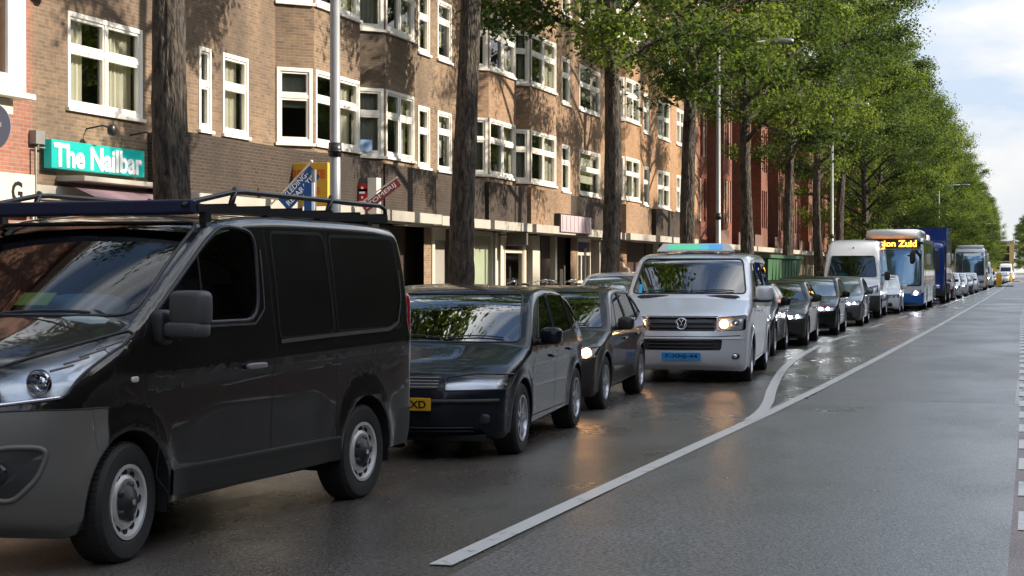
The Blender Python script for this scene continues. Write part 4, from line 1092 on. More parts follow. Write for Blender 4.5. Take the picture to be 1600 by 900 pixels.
class Body:
    """closed-silhouette car skin: front at y=0, tail at y=L, x=+-half width"""
    def __init__(s, prof, W, yb, cf=.2, crr=.14, crown=.03, r=.07, taper=(.0, 1, .0, 1), fine=1.0, rz=None, cfz=None):
        P = fillet(prof, mx=.09 / fine); s.L = max(p.x for p in P); s.Wf = W; N = len(P); s.P = P
        tf, lf, tr_, lr = taper
        def WW(y, z):
            w = W(y, z)
            if y < lf: w -= tf * ((lf - y) / lf) ** 2.2
            if y > s.L - lr: w -= tr_ * ((y - s.L + lr) / lr) ** 2.2
            return w
        s.W = WW
        cols_ = [0, .16, .32, .48, .62, .74, .84, .92, 1.0]; A = 6
        vs = []; rings = []
        for i, p in enumerate(P):
            t = (P[min(i + 1, N - 1)] - P[max(i - 1, 0)]).normalized(); nn = Vector((t.y, -t.x))
            rr = r if not callable(r) else r(p.x, p.y)
            bf = 1 - sstep(0, yb, p.x) ; br = sstep(s.L - yb * .8, s.L, p.x)
            sh = lambda q: (cf if cfz is None else cfz(p.y)) * abs(q) ** 2.4 * bf - crr * abs(q) ** 2.4 * br
            dz = lambda q: -crown * q * q * max(0, abs(t.x))
            base = p + nn * rr
            Wt = WW(base.x + sh(1), base.y + dz(1)); ring = []
            for c in cols_:
                x = c * (Wt - rr); q = x / Wt
                ring.append((x, p.x + sh(q), p.y + dz(q)))
            for k in range(1, A + 1):
                a = math.pi / 2 * k / A; x = Wt - rr + rr * math.sin(a); q = x / Wt; o = nn * rr * (1 - math.cos(a))
                ring.append((x, p.x + o.x + sh(q), p.y + o.y + dz(q)))
            rings.append(ring)
        K = len(rings[0]); vs = []; fs = []
        for i in range(N): vs += rings[i]
        idx = lambda i, k: i * K + k
        for i in range(N - 1):
            for k in range(K - 1): fs.append((idx(i, k), idx(i + 1, k), idx(i + 1, k + 1), idx(i, k + 1)))
        # side fan
        zb = P[0].y; Mv = 22; al = [0]
        for i in range(1, N): al.append(al[-1] + (P[i] - P[i - 1]).length)
        q0 = rings[0][-1]; q1 = rings[-1][-1]
        for i in range(N):
            q = rings[i][-1]; u = (q[1] - q0[1]) / (q1[1] - q0[1]); u = min(1, max(0, u)); u = .9 * u + .1 * al[i] / al[-1]
            by = q0[1] + (q1[1] - q0[1]) * u; bz = q0[2] + (q1[2] - q0[2]) * u
            for j in range(1, Mv + 1):
                t = j / Mv; y = q[1] + (by - q[1]) * t; z = q[2] + (bz - q[2]) * t
                vs.append((WW(y, z), y, z))
        b0 = N * K
        sd = lambda i, j: idx(i, K - 1) if j == 0 else b0 + i * Mv + j - 1
        for i in range(N - 1):
            for j in range(Mv): fs.append((sd(i, j), sd(i + 1, j), sd(i + 1, j + 1), sd(i, j + 1)))
        nv = len(vs)
        bm = bmesh.new()
        V1 = [bm.verts.new(v) for v in vs]
        V2 = [V1[i] if abs(v[0]) < 1e-6 else bm.verts.new((-v[0], v[1], v[2])) for i, v in enumerate(vs)]
        for f in fs:
            for VV, ff in ((V1, f), (V2, f[::-1])):
                try: bm.faces.new([VV[k] for k in ff])
                except ValueError: pass
        bmesh.ops.remove_doubles(bm, verts=bm.verts, dist=1e-5)
        bmesh.ops.dissolve_degenerate(bm, edges=bm.edges, dist=1e-5)
        bmesh.ops.recalc_face_normals(bm, faces=bm.faces)
        s.bm = bm; s.zb = zb
        s.bvh = BVHTree.FromBMesh(bm)
    def front(s, x, z, off=.002, y0=-1.0):
        h = s.bvh.ray_cast(Vector((x, y0, z)), Vector((0, 1, 0)))
        return Vector((x, h[0].y - off, z)) if h[0] else Vector((x, 0, z))
    def rear(s, x, z, off=.002):
        h = s.bvh.ray_cast(Vector((x, s.L + 1, z)), Vector((0, -1, 0)))
        return Vector((x, h[0].y + off, z)) if h[0] else Vector((x, s.L, z))
    def side(s, y, z, off=.002, sg=1):
        h = s.bvh.ray_cast(Vector((sg * 3, y, z)), Vector((-sg, 0, 0)))
        return Vector((h[0].x + sg * off, y, z)) if h[0] else Vector((sg * s.W(y, z), y, z))
    def top(s, x, y, off=.002):
        h = s.bvh.ray_cast(Vector((x, y, 5)), Vector((0, 0, -1)))
        return Vector((x, y, h[0].z + off)) if h[0] else Vector((x, y, 1))
    def cut(s, poly, axis, pred=lambda c, n: True, pad=.35):
        """cut convex polygon into the skin; returns faces inside. axis 'x': poly=(y,z); 'y': poly=(x,z); 'z': poly=(x,y)"""
        bm = s.bm; ia, ib = {'x': (1, 2), 'y': (0, 2), 'z': (0, 1)}[axis]
        n = len(poly); ar = sum(poly[i][0] * poly[(i + 1) % n][1] - poly[(i + 1) % n][0] * poly[i][1] for i in range(n))
        if ar < 0: poly = poly[::-1]
        us = [p[0] for p in poly]; ws = [p[1] for p in poly]; u0, u1, w0, w1 = min(us) - pad, max(us) + pad, min(ws) - pad, max(ws) + pad
        geom = None
        for i in range(n):
            p = poly[i]; q = poly[(i + 1) % n]; d = (q[0] - p[0], q[1] - p[1]); ln = math.hypot(*d)
            if ln < 1e-5: continue
            co = [0, 0, 0]; no = [0, 0, 0]; co[ia], co[ib] = p; no[ia], no[ib] = d[1] / ln, -d[0] / ln
            if geom is None:
                g = set()
                for f in bm.faces:
                    c = f.calc_center_median()
                    if u0 < c[ia] < u1 and w0 < c[ib] < w1 and pred(c, f.normal): g.add(f); g.update(f.edges); g.update(f.verts)
                geom = list(g)
            if not geom: return []
            geom = bmesh.ops.bisect_plane(bm, geom=geom, plane_co=co, plane_no=no, dist=1e-5)['geom']
        res = []
        for f in geom or ():
            if not isinstance(f, bmesh.types.BMFace): continue
            c = f.calc_center_median(); a, b = c[ia], c[ib]
            ok = all((poly[(i + 1) % n][0] - poly[i][0]) * (b - poly[i][1]) - (poly[(i + 1) % n][1] - poly[i][1]) * (a - poly[i][0]) > -1e-7 for i in range(n))
            if ok and pred(c, f.normal): res.append(f)
        return res
    def extract(s, faces, name, mat, parent, off=0.0, seal=0, seal_mat=None, delete=True, inner=None):
        """lift faces off the skin into a part of their own"""
        if not faces: print('EMPTY extract', name); return None
        vm = {}; vs = []; fs = []
        for f in faces:
            fi = []
            for v in f.verts:
                if v.index < 0 or v not in vm:
                    vm[v] = len(vs); vs.append(v.co - v.normal * off)
                fi.append(vm[v])
            fs.append(tuple(fi))
        b = MB(); b.v = [tuple(v) for v in vs]; b.f = fs; b.m = [0] * len(fs)
        fset = set(faces); be = [e for f in faces for e in f.edges if sum(1 for g in e.link_faces if g in fset) == 1]
        o = b.build(name, mat, parent, smooth=True)
        loops = []
        if be:
            adj = {}
            for e in be:
                for v in e.verts: adj.setdefault(v, []).append(e)
            left = set(be)
            while left:
                e = left.pop(); a, v = e.verts; L_ = [a.co.copy(), v.co.copy()]
                while True:
                    nx = [k for k in adj[v] if k in left]
                    if not nx: break
                    e = nx[0]; left.discard(e); v = e.other_vert(v); L_.append(v.co.copy())
                loops.append(L_)
        if seal:
            t = MB()
            for L_ in loops:
                if len(L_) < 4: continue
                closed = (L_[0] - L_[-1]).length < 1e-4
                q = [L_[0]]
                for p in L_[1:]:
                    if (p - q[-1]).length > .012: q.append(p)
                if closed and (q[0] - q[-1]).length < .012: q.pop()
                if len(q) > 2: t.tube(q, seal, 6, closed=closed)
            if t.f: t.build('seal', seal_mat or M['black'], o, smooth=True)
        if inner is not None:
            t = MB()
            for L_ in loops:
                for p, q in zip(L_[:-1], L_[1:]):
                    t.face([p, q, q + Vector(inner[0]), p + Vector(inner[0])])
            if t.f: t.build('recess', inner[1], o)
        if delete: bmesh.ops.delete(s.bm, geom=list(fset), context='FACES')
        s.bm.verts.ensure_lookup_table()
        return o
    def line(s, pts, w=.008, sg=1, mb=None, off=.0012, axis='x', step=.05):
        mb = mb or MB(); q = []
        for a, c in zip(pts[:-1], pts[1:]):
            k = max(1, int(math.hypot(a[0] - c[0], a[1] - c[1]) / step))
            q += [(a[0] + (c[0] - a[0]) * j / k, a[1] + (c[1] - a[1]) * j / k) for j in range(k)]
        q.append(pts[-1]); prev = None
        for i, p in enumerate(q):
            a = q[max(0, i - 1)]; c = q[min(len(q) - 1, i + 1)]; d = Vector((c[0] - a[0], c[1] - a[1])).normalized(); n = Vector((-d.y, d.x)) * w / 2
            if axis == 'x': A = s.side(p[0] + n.x, p[1] + n.y, off, sg); B = s.side(p[0] - n.x, p[1] - n.y, off, sg)
            elif axis == 'y': A = s.front(p[0] + n.x, p[1] + n.y, off); B = s.front(p[0] - n.x, p[1] - n.y, off)
            else: A = s.top(p[0] + n.x, p[1] + n.y, off); B = s.top(p[0] - n.x, p[1] - n.y, off)
            if prev and (A - prev[0]).length < .3: mb.face([prev[0], A, B, prev[1]])
            prev = (A, B)
        return mb
    def finish(s, mat, parent, name='body', thick=0.0):
        bmesh.ops.dissolve_degenerate(s.bm, edges=s.bm.edges, dist=1e-5)
        me = bpy.data.meshes.new(name); s.bm.to_mesh(me); me.materials.append(mat)
        me.polygons.foreach_set('use_smooth', [True] * len(me.polygons)); me.set_sharp_from_angle(angle=R(42))
        o = bpy.data.objects.new(name, me); col.objects.link(o); o.parent = parent
        return o

def rpoly(pts, r=.05, seg=4):
    """round the corners of a polygon"""
    out = []; n = len(pts)
    for i in range(n):
        p = Vector(pts[i][:2]); a = Vector(pts[i - 1][:2]) - p; c = Vector(pts[(i + 1) % n][:2]) - p
        rr = pts[i][2] if len(pts[i]) > 2 else r
        ra = min(rr, a.length * .45); rc = min(rr, c.length * .45); A = p + a.normalized() * ra; B = p + c.normalized() * rc
        for k in range(seg + 1):
            t = k / seg; q = (A * (1 - t) + p * t) * (1 - t) + (p * (1 - t) + B * t) * t; out.append((q.x, q.y))
    return out

def circle(c, r, n=20): return [(c[0] + r * math.cos(2 * math.pi * k / n), c[1] + r * math.sin(2 * math.pi * k / n)) for k in range(n)]
def mirror(poly): return [(-p[0], p[1]) for p in poly][::-1]

def cut_arch(B, yw, zw, Ra, flat=1.0):
    n = 22
    poly = [(yw + Ra * math.cos(math.pi * k / n), zw + Ra * flat * math.sin(math.pi * k / n)) for k in range(n + 1)] + [(yw - Ra, -.2), (yw + Ra, -.2)]
    fs = B.cut(poly, 'x', lambda c, nn: abs(c.x) > B.W(c.y, c.z) * .87)
    bmesh.ops.delete(B.bm, geom=fs, context='FACES')
    return poly

def arch_parts(B, root, yw, zw, Ra, lip=.018, lm=None, parts=None):
    n = 22
    for sg in (1, -1):
        b = MB(); l = MB(); vs = []; edge = []
        path = [(yw + Ra, B.zb + .01)] + [(yw + Ra * math.cos(math.pi * k / n), zw + Ra * math.sin(math.pi * k / n)) for k in range(n + 1)] + [(yw - Ra, B.zb + .01)]
        for (y, z) in path:
            x = B.W(y, z); edge.append(Vector((sg * (x - .004), y, z)))
        for a, c in zip(edge[:-1], edge[1:]):
            i1 = Vector((sg * (B.W(yw, zw) - .36), a.y, a.z)); i2 = Vector((sg * (B.W(yw, zw) - .36), c.y, c.z)); b.face([a, c, i2, i1])
        b.face([(sg * (B.W(yw, zw) - .36), y, z) for (y, z) in path])
        l.tube([e for e in edge], lip, 6, cap=True)
        b.build('wheel_well', M['under'], root)
        if lip: l.build('arch_lip', lm or M['black'], root, smooth=True)

def wheel(root, x, y, R_, w, style, sg, rim_m=None, steer=0, fr=.66):
    """tyre mesh (part) with rim (sub-part); outer face towards sg*X"""
    b = MB(); r = R_
    rr = r * fr
    prof = [(rr, -w * .5), (rr + .012, -w * .5), (r * .93, -w * .52), (r * .985, -w * .44), (r, -w * .36), (r, 0), (r, w * .36), (r * .985, w * .44), (r * .93, w * .52), (rr + .03, w * .535), (rr + .012, w * .5), (rr, w * .47)]
    b.lathe(prof, (0, 0, 0), 'X', 48)
    nt_ = 64
    for k in range(nt_):       # tread blocks
        a = 2 * math.pi * k / nt_
        for xx in (-w * .3, 0, w * .3):
            b.box((xx, (r + .001) * math.cos(a + xx), (r + .001) * math.sin(a + xx)), (w * .2, .02, .007), mat=Matrix.Rotation(a + xx - math.pi / 2, 4, 'X'))
    t = b.build('wheel', M['rubber'], root, smooth=True, flat_angle=40)
    t.location = (x, y, r); t.rotation_euler = (0, 0, steer) if sg > 0 else (0, 0, math.pi + steer)
    o = w * .5; m = rim_m or M['alloy']
    b = MB()
    if style == 'steel':
        b.lathe([(rr, o - .01), (rr, o + .004), (rr - .02, o + .002), (rr - .03, o - .022), (rr - .05, o - .032), (rr * .72, o - .018), (rr * .62, o - .008), (rr * .5, o - .016), (rr * .3, o - .03), (0, o - .03)], (0, 0, 0), 'X', 48)
        b.build('rim', m, t, smooth=True, flat_angle=35)
        h = MB()
        for k in range(12):
            a = 2 * math.pi * k / 12; q = rr * .77
            h.lathe([(.0, 0), (.023, 0), (.023, -.004)], (o - .0195, q * math.cos(a), q * math.sin(a)), 'X', 12)
        h.build('vent_hole', M['under'], t)
        c = MB(); n5 = []
        prof_ = [(rr * .48, o - .012), (rr * .42, o + .01), (rr * .2, o + .022), (rr * .17, o + .03), (0, o + .032)]
        c.lathe(prof_, (0, 0, 0), 'X', 30)
        for k in range(5):
            a = 2 * math.pi * k / 5; c.lathe([(0, .02), (.02, .018), (.026, -.005)], (o - .008, rr * .44 * math.cos(a), rr * .44 * math.sin(a)), 'X', 12)
        c.build('hub_cap', M['black'], t, smooth=True)
        c = MB(); c.lathe([(0, 0), (.018, 0), (.018, -.004)], (o + .036, 0, 0), 'X', 8); c.build('hub_badge', M['chrome'], t)
    else:
        b.lathe([(rr, o - .01), (rr, o + .006), (rr - .018, o + .004), (rr - .03, o - .03), (rr - .035, -w * .3)], (0, 0, 0), 'X', 40)
        ns = style
        b.lathe([(rr * .26, o - .05), (rr * .24, o - .008), (rr * .1, o + .002), (0, o + .002)], (0, 0, 0), 'X', 24)
        for k in range(ns):
            a = 2 * math.pi * k / ns; ca, sa = math.cos(a), math.sin(a); wd0 = .2 * rr if ns > 6 else .26 * rr; wd1 = (.15 if ns > 6 else .24) * rr
            def pt(rad, tg, xx): return (xx, rad * ca - tg * sa, rad * sa + tg * ca)
            r0_, r1_ = rr * .18, rr - .012
            vs = [pt(r0_, -wd0 / 2, o - .012), pt(r0_, wd0 / 2, o - .012), pt(r1_, wd1 / 2, o - .004), pt(r1_, -wd1 / 2, o - .004), pt(r0_, -wd0 / 2, o - .045), pt(r0_, wd0 / 2, o - .045), pt(r1_, wd1 / 2, o - .035), pt(r1_, -wd1 / 2, o - .035)]
            b.mesh(vs, [(0, 1, 2, 3), (4, 7, 6, 5), (0, 4, 5, 1), (1, 5, 6, 2), (2, 6, 7, 3), (3, 7, 4, 0)])
        b.build('rim', m, t, smooth=True, flat_angle=30)
        c = MB(); c.lathe([(rr - .03, -.02), (.0, -.02)], (o - .09, 0, 0), 'X', 30); c.build('brake', M['under'], t)
    return t

def mirror_part(root, B, y, z, m, size=(.2, .15, .16), out=.14, base=None):
    for sg in (1, -1):
        p = B.side(y, z, 0, sg)
        b = MB(); b.superell((p.x + sg * out, y - .03, z + .03), size, .55); o = b.build('door_mirror', m, root, smooth=True)
        b = MB(); b.superell((p.x + sg * out, y + size[1] * .5 - .03, z + .03), (size[0] * .82, .02, size[2] * .75), .5); b.build('mirror_glass', M['far_glass'], o, smooth=True)
        b = MB(); b.tube([(p.x - sg * .03, y, z - .03), (p.x + sg * out * .7, y - .01, z - .03)], .028, 8); b.build('mirror_arm', base or M['black'], o, smooth=True)

def seats(root, W, y, z=.5, m=None, rear=True):
    for yy, hh in ((y, 0), (y + .95, 1)):
        if hh and not rear: continue
        for sx in (-.36, .36):
            b = MB(); b.superell((sx, yy, z), (.5, .52, .18), .4); b.superell((sx, yy + .3, z + .35), (.48, .16, .68), .4, M=None); b.superell((sx, yy + .34, z + .78), (.26, .1, .17), .6); b.build('seat', m or M['seat'], root, smooth=True)

def steering(root, x, y, z, r=.19):
    b = MB(); n = 24; q = []
    for k in range(n):
        a = 2 * math.pi * k / n; q.append((x + r * math.cos(a), y + r * math.sin(a) * .42, z + r * math.sin(a) * .9))
    b.tube(q, .016, 8, closed=True); b.tube([(x, y - .3, z - .12), (x, y, z)], .04, 8); b.superell((x, y, z), (.16, .09, .12), .7); b.box((x, y, z), (r * 2, .02, .03))
    b.build('steering_wheel', M['black'], root, smooth=True)

def plate(root, p, w, h, txt, bgm, tm, name='number_plate', fit=None, tilt=0):
    b = MB(); b.box((0, 0, 0), (w, .012, h)); o = b.build(name, bgm, root, bevel=.004); o.location = p
    if txt: text_mesh(txt, h * .8, tm, o, name='plate_number', loc=(0, -.008, 0), rot=(R(90), 0, 0), off=.002, fit=fit or (w * .84, h * .6), ext=.001)
    return o
M['plate_yellow'] = pmat('yellow_plate', (0.75, 0.42, 0.02), .35); M['plate_blue'] = pmat('blue_plate', (0.02, 0.25, 0.6), .35); M['plate_text'] = pmat('plate_text', (0.01, 0.01, 0.02), .4)
def glow(name, c, s): return pmat(name, c, .3, emis=c, es=s)
M['warm_on'] = glow('headlamp_warm_on', (1.0, 0.52, 0.2), 34); M['white_on'] = glow('headlamp_white_on', (0.95, 0.97, 1.0), 30)
M['white_strong'] = glow('headlamp_white_strong', (0.95, 0.97, 1.0), 60)
M['amber_on'] = glow('indicator_on', (1.0, 0.35, 0.05), 10)

def headlight(B, root, poly, ylim, lit=None, lamps=((0.0, 0.0, .05),), depth=.07, both=True, litm='white_on', seal=.006, litside=(1, -1), litidx=(0, 1)):
    """lens cut from the skin, reflector behind it, lamp bowls at (x,z,r)"""
    for sg in ((1, -1) if both else (1,)):
        pl = poly if sg > 0 else mirror(poly)
        fs = B.cut(pl, 'y', lambda c, n: c.y < ylim and c.x * sg > 0)
        if not fs: print('no headlight'); continue
        cy = sum(f.calc_center_median().y for f in fs) / len(fs)
        o = B.extract(fs, 'headlight', M['lens'], root, off=.002, seal=seal, seal_mat=M['black'], delete=False)
        # recess: copy of the patch pushed back
        vm = {}; vs = []; ff = []
        for f in fs:
            fi = []
            for v in f.verts:
                if v not in vm:
                    vm[v] = len(vs); q = v.co - v.normal * .012 + Vector((-sg * .03, depth, 0)); vs.append(q)
                fi.append(vm[v])
            ff.append(fi)
        t = MB(); t.mesh(vs, ff); t.build('reflector', M['reflector2'], o, smooth=True)
        bmesh.ops.delete(B.bm, geom=fs, context='FACES')
        for li, (x, z, r_) in enumerate(lamps):
            p = B.bvh.ray_cast(Vector((sg * x, -1, z)), Vector((0, 1, 0)))[0]
            yy = (p.y if p else cy) + .012
            t = MB(); t.lathe([(r_, 0), (r_ * 1.02, .03), (r_ * .55, depth * .9)], (sg * x, yy, z), 'Y', 24); t.build('lamp_bowl', M['chrome'], o, smooth=True)
            t = MB(); t.superell((sg * x, yy + depth * .45, z), (r_ * 1.25, r_ * .8, r_ * 1.25), 1); t.build('bulb', M[litm] if lit and sg in litside and li in litidx else M['chrome'], o, smooth=True)

def car(label, cat, name, L_, Wd, H, wb, fo, prof, paintm, glassm, loc, rz, belt, roofz, style=5, Rw=.315, cf=.26, crr=.2, windows=(), ws=None, rear_ws=None, lamps=None, tumble=.2, detail=2, group=None,
        litm='white_on', lit=True, litside=(1, -1), grille=None, intake=None, mir=None, zb=.2, handles=(), lines=(), extra=None, waist=0.0, wheel_w=.21, bumper=None, rim_m=None, r=.06, yb=1.9, taper=(.06, 1.0, .08, .9), steer=0, fog=None, plate_=None, tw=.0):
    root = empty(name, loc, R(rz))
    def W(y, z):
        w = Wd
        if z > belt: w -= tumble * ((z - belt) / (roofz - belt)) ** 1.15
        else:
            t = (belt - z) / (belt - zb); w -= .012 + .035 * t ** 5 - .012 * math.cos(min(1, t * 3.2) * math.pi / 2) ** 2 + .012 * sstep(.62, .72, 1 - abs(t - .12) if False else t) * 0
            w += .012 * math.exp(-((t - .1) / .07) ** 2)
        for yw in (fo, fo + wb):
            d = math.hypot(y - yw, (z - Rw)); w += .016 * math.exp(-((d - Rw - .06) / .1) ** 2)
        return w
    B = Body(prof, W, yb, cf, crr, .035, r, taper=taper, fine=1.25 if detail > 1 else .8)
    Ra = Rw + .055
    for yw in (fo, fo + wb): cut_arch(B, yw, Rw, Ra)
    gm = glassm; sealr = .008 if detail > 1 else 0
    if ws:
        fs = B.cut(rpoly(ws[0], .06), 'y', lambda c, n: ws[1] < c.y < ws[2] and n.y < -.12)
        B.extract(fs, 'windscreen', M['sky_glass'] if gm == M['far_glass'] else gm, root, off=.004, seal=sealr)
    if rear_ws:
        fs = B.cut(rpoly(rear_ws[0], .06), 'y', lambda c, n: c.y > rear_ws[1] and n.y > .12)
        B.extract(fs, 'rear_window', gm, root, off=.004)
    for wp in windows:
        fs = B.cut(rpoly(wp, .035, 3), 'x', lambda c, n: abs(c.x) > Wd * .55 and abs(n.x) > .45)
        for sg in (1, -1):
            q = [f for f in fs if f.calc_center_median().x * sg > 0]
            if q: B.extract(q, 'side_window', M['c_glass_dark'] if detail > 1 else gm, root, off=.004, seal=sealr * .8, delete=False)
        bmesh.ops.delete(B.bm, geom=fs, context='FACES')
    if lamps:
        if detail > 0: headlight(B, root, rpoly(lamps[0], .02, 3), lamps[1], lit, lamps[2], litm=litm, litside=litside, depth=lamps[3] if len(lamps) > 3 else .06)
    def patch(poly, name_, m, ylim=.6, off=.0, slats=0, rim=0):
        fs = B.cut(rpoly(poly, .02, 3), 'y', lambda c, n: c.y < ylim and n.y < -.2)
        o = B.extract(fs, name_, m, root, off=off, seal=rim, seal_mat=M['black'])
        if o and slats:
            zs = [p[1] for p in poly]; z0, z1 = min(zs), max(zs)
            t = MB()
            for k in range(slats):
                z = z0 + (z1 - z0) * (k + .5) / slats
                xs = [p[0] for p in poly]; x0, x1 = min(xs), max(xs); q = []
                for j in range(13):
                    x = x0 + (x1 - x0) * (.02 + .96 * j / 12); q.append(B.front(x, z, .004))
                t.tube(q, .009, 6)
            t.build('slat', grille[1] if grille and name_ == 'grille' else M['black'], o, smooth=True)
        return o
    if grille: patch(grille[0], 'grille', M['lamp_dark'], off=.03, slats=grille[2], rim=.006)
    for ip in (intake or ()): patch(ip, 'air_intake', M['black'], off=.035, slats=2 if detail > 1 else 0)
    if bumper:
        fs = B.cut(bumper[0], 'x', lambda c, n: True, pad=.6)
        B.extract(fs, 'bumper', bumper[1], root)
    arch_parts(B, root, fo, Rw, Ra, lip=.012 if detail > 0 else 0, lm=paintm); arch_parts(B, root, fo + wb, Rw, Ra, lip=.012 if detail > 0 else 0, lm=paintm)
    for yw in (fo, fo + wb):
        for sg in (1, -1): wheel(root, sg * (Wd - wheel_w / 2 - .015), yw, Rw, wheel_w, style, sg, rim_m, steer=(steer if yw == fo else 0))
    if mir: mirror_part(root, B, mir[0], mir[1], paintm if len(mir) < 3 else mir[2])
    # gaps, handles
    if lines:
        for ln in lines:
            for sg in (1, -1): B.line(ln, .009, sg).build('door_gap', M['under'], root)
    for (y, z) in handles:
        for sg in (1, -1):
            p = B.side(y, z, .018, sg); b = MB(); b.superell(p, (.03, .2, .035), .5); b.build('door_handle', paintm, root, smooth=True)
    b = MB(); L0 = L_
    b.bx(-Wd + .2, Wd - .2, .15, L0 - .15, zb - .03, zb + .02); b.build('underbody', M['under'], root)
    if detail > 1 or glassm == M['c_glass']:
        b = MB(); b.bx(-Wd + .1, Wd - .1, ws[1] + .05, ws[1] + .45, belt - .22, belt - .06); b.superell((.36, ws[1] + .4, belt - .03), (.4, .3, .16), .6); b.build('dashboard', M['interior'], root, smooth=False)
        b = MB(); b.bx(-Wd + .12, Wd - .12, .5, L0 - .3, zb + .03, zb + .1); b.bx(-Wd + .1, Wd - .1, L0 - .9, L0 - .85, zb + .1, belt); b.build('cabin_floor', M['interior'], root)
        seats(root, Wd, ws[1] + 1.05, zb + .33); steering(root, .36, ws[1] + .62, belt - .06)
        b = MB(); b.superell((0, ws[2] + .0, roofz - .13), (.22, .04, .07), .5); b.build('rear_view_mirror', M['black'], root, smooth=True)
        for sx in (.08, -.5):
            b = MB(); q = [B.front(sx + .55 * k / 6, ws[0][0][1] + .035 + .02 * math.sin(k / 6 * 3), .018, ) for k in range(7)]
            b.tube(q, .007, 5); b.build('wiper', M['black'], root)
    if extra: extra(B, root)
    if plate_:
        p = B.front(0, plate_[1], .012); plate(root, p, .52, .11, plate_[0], M['plate_yellow'], M['plate_text'])
    # tail lamps
    for sg in (1, -1):
        p = B.rear(sg * (Wd - .2), belt - .1, 0); b = MB(); b.superell(p, (.24, .06, .16), .5); b.build('tail_light', M['red_lens'], root, smooth=True)
    B.finish(paintm, root)
    if label: tag(root, label, cat, group)
    return root, B

def squash(root, k, lift=0):
    """shorten a finished vehicle along its length, wheels kept round"""
    for c in list(bpy.data.objects):
        if c.parent == root:
            if c.name.split('.')[0] == 'wheel': c.location.y *= k; continue
            c.location.y *= k
            st = [c]
            while st:
                o = st.pop()
                for v in o.data.vertices: v.co.y *= k; v.co.z += lift * sstep(1.25, 1.9, v.co.z)
                for g in bpy.data.objects:
                    if g.parent == o: g.location.y *= k; st.append(g)
def gaps(B, root, lines, w=.010, name='door_gap', sides=(1, -1), axis='x', m=None, off=.0012):
    for ln in lines:
        for sg in (sides if axis == 'x' else (1,)): B.line(ln, w, sg, axis=axis, off=off).build(name, m or M['under'], root)
P_ = {
 'vanblack': paint('van_black_paint', (0.009, 0.0078, 0.0075), 0, .3, 1.0),
 'stilo': paint('near_black_blue_paint', (0.007, 0.009, 0.015), 0, .25, .7),
 'golf': paint('grey_brown_paint', (0.045, 0.041, 0.039), .2, .3, .7),
 'silver': paint('silver_paint', (0.72, 0.73, 0.76), .35, .3),
 'black': paint('black_paint', (0.010, 0.011, 0.013), 0, .25, .7),
 'white': paint('white_paint_gloss', (0.72, 0.73, 0.74), 0, .3),
 'grey': paint('mid_grey_paint', (0.14, 0.145, 0.15), .6, .3),
 'darkred': paint('dark_red_paint', (0.12, 0.012, 0.012), .4, .3),
 'bluegrey': paint('blue_grey_paint', (0.05, 0.06, 0.085), .5, .3),
 'bus_blue': paint('bus_blue', (0.02, 0.12, 0.42), 0, .3), 'truck_blue': paint('truck_blue', (0.015, 0.045, 0.22), 0, .35),
}
M['bumper_grey'] = pmat('textured_grey_bumper', (0.17, 0.16, 0.145), .34, .2, noise=.12, nscale=3, bump=.12, bscale=400)
M['navy'] = pmat('navy_bar', (0.012, 0.02, 0.06), .35)
M['paper_y'] = pmat('yellow_paper', (0.72, 0.7, 0.12), .7); M['paper_b'] = pmat('pale_blue_paper', (0.45, 0.7, 0.68), .7); M['cyan'] = pmat('cyan_card', (0.05, 0.45, 0.75), .6)

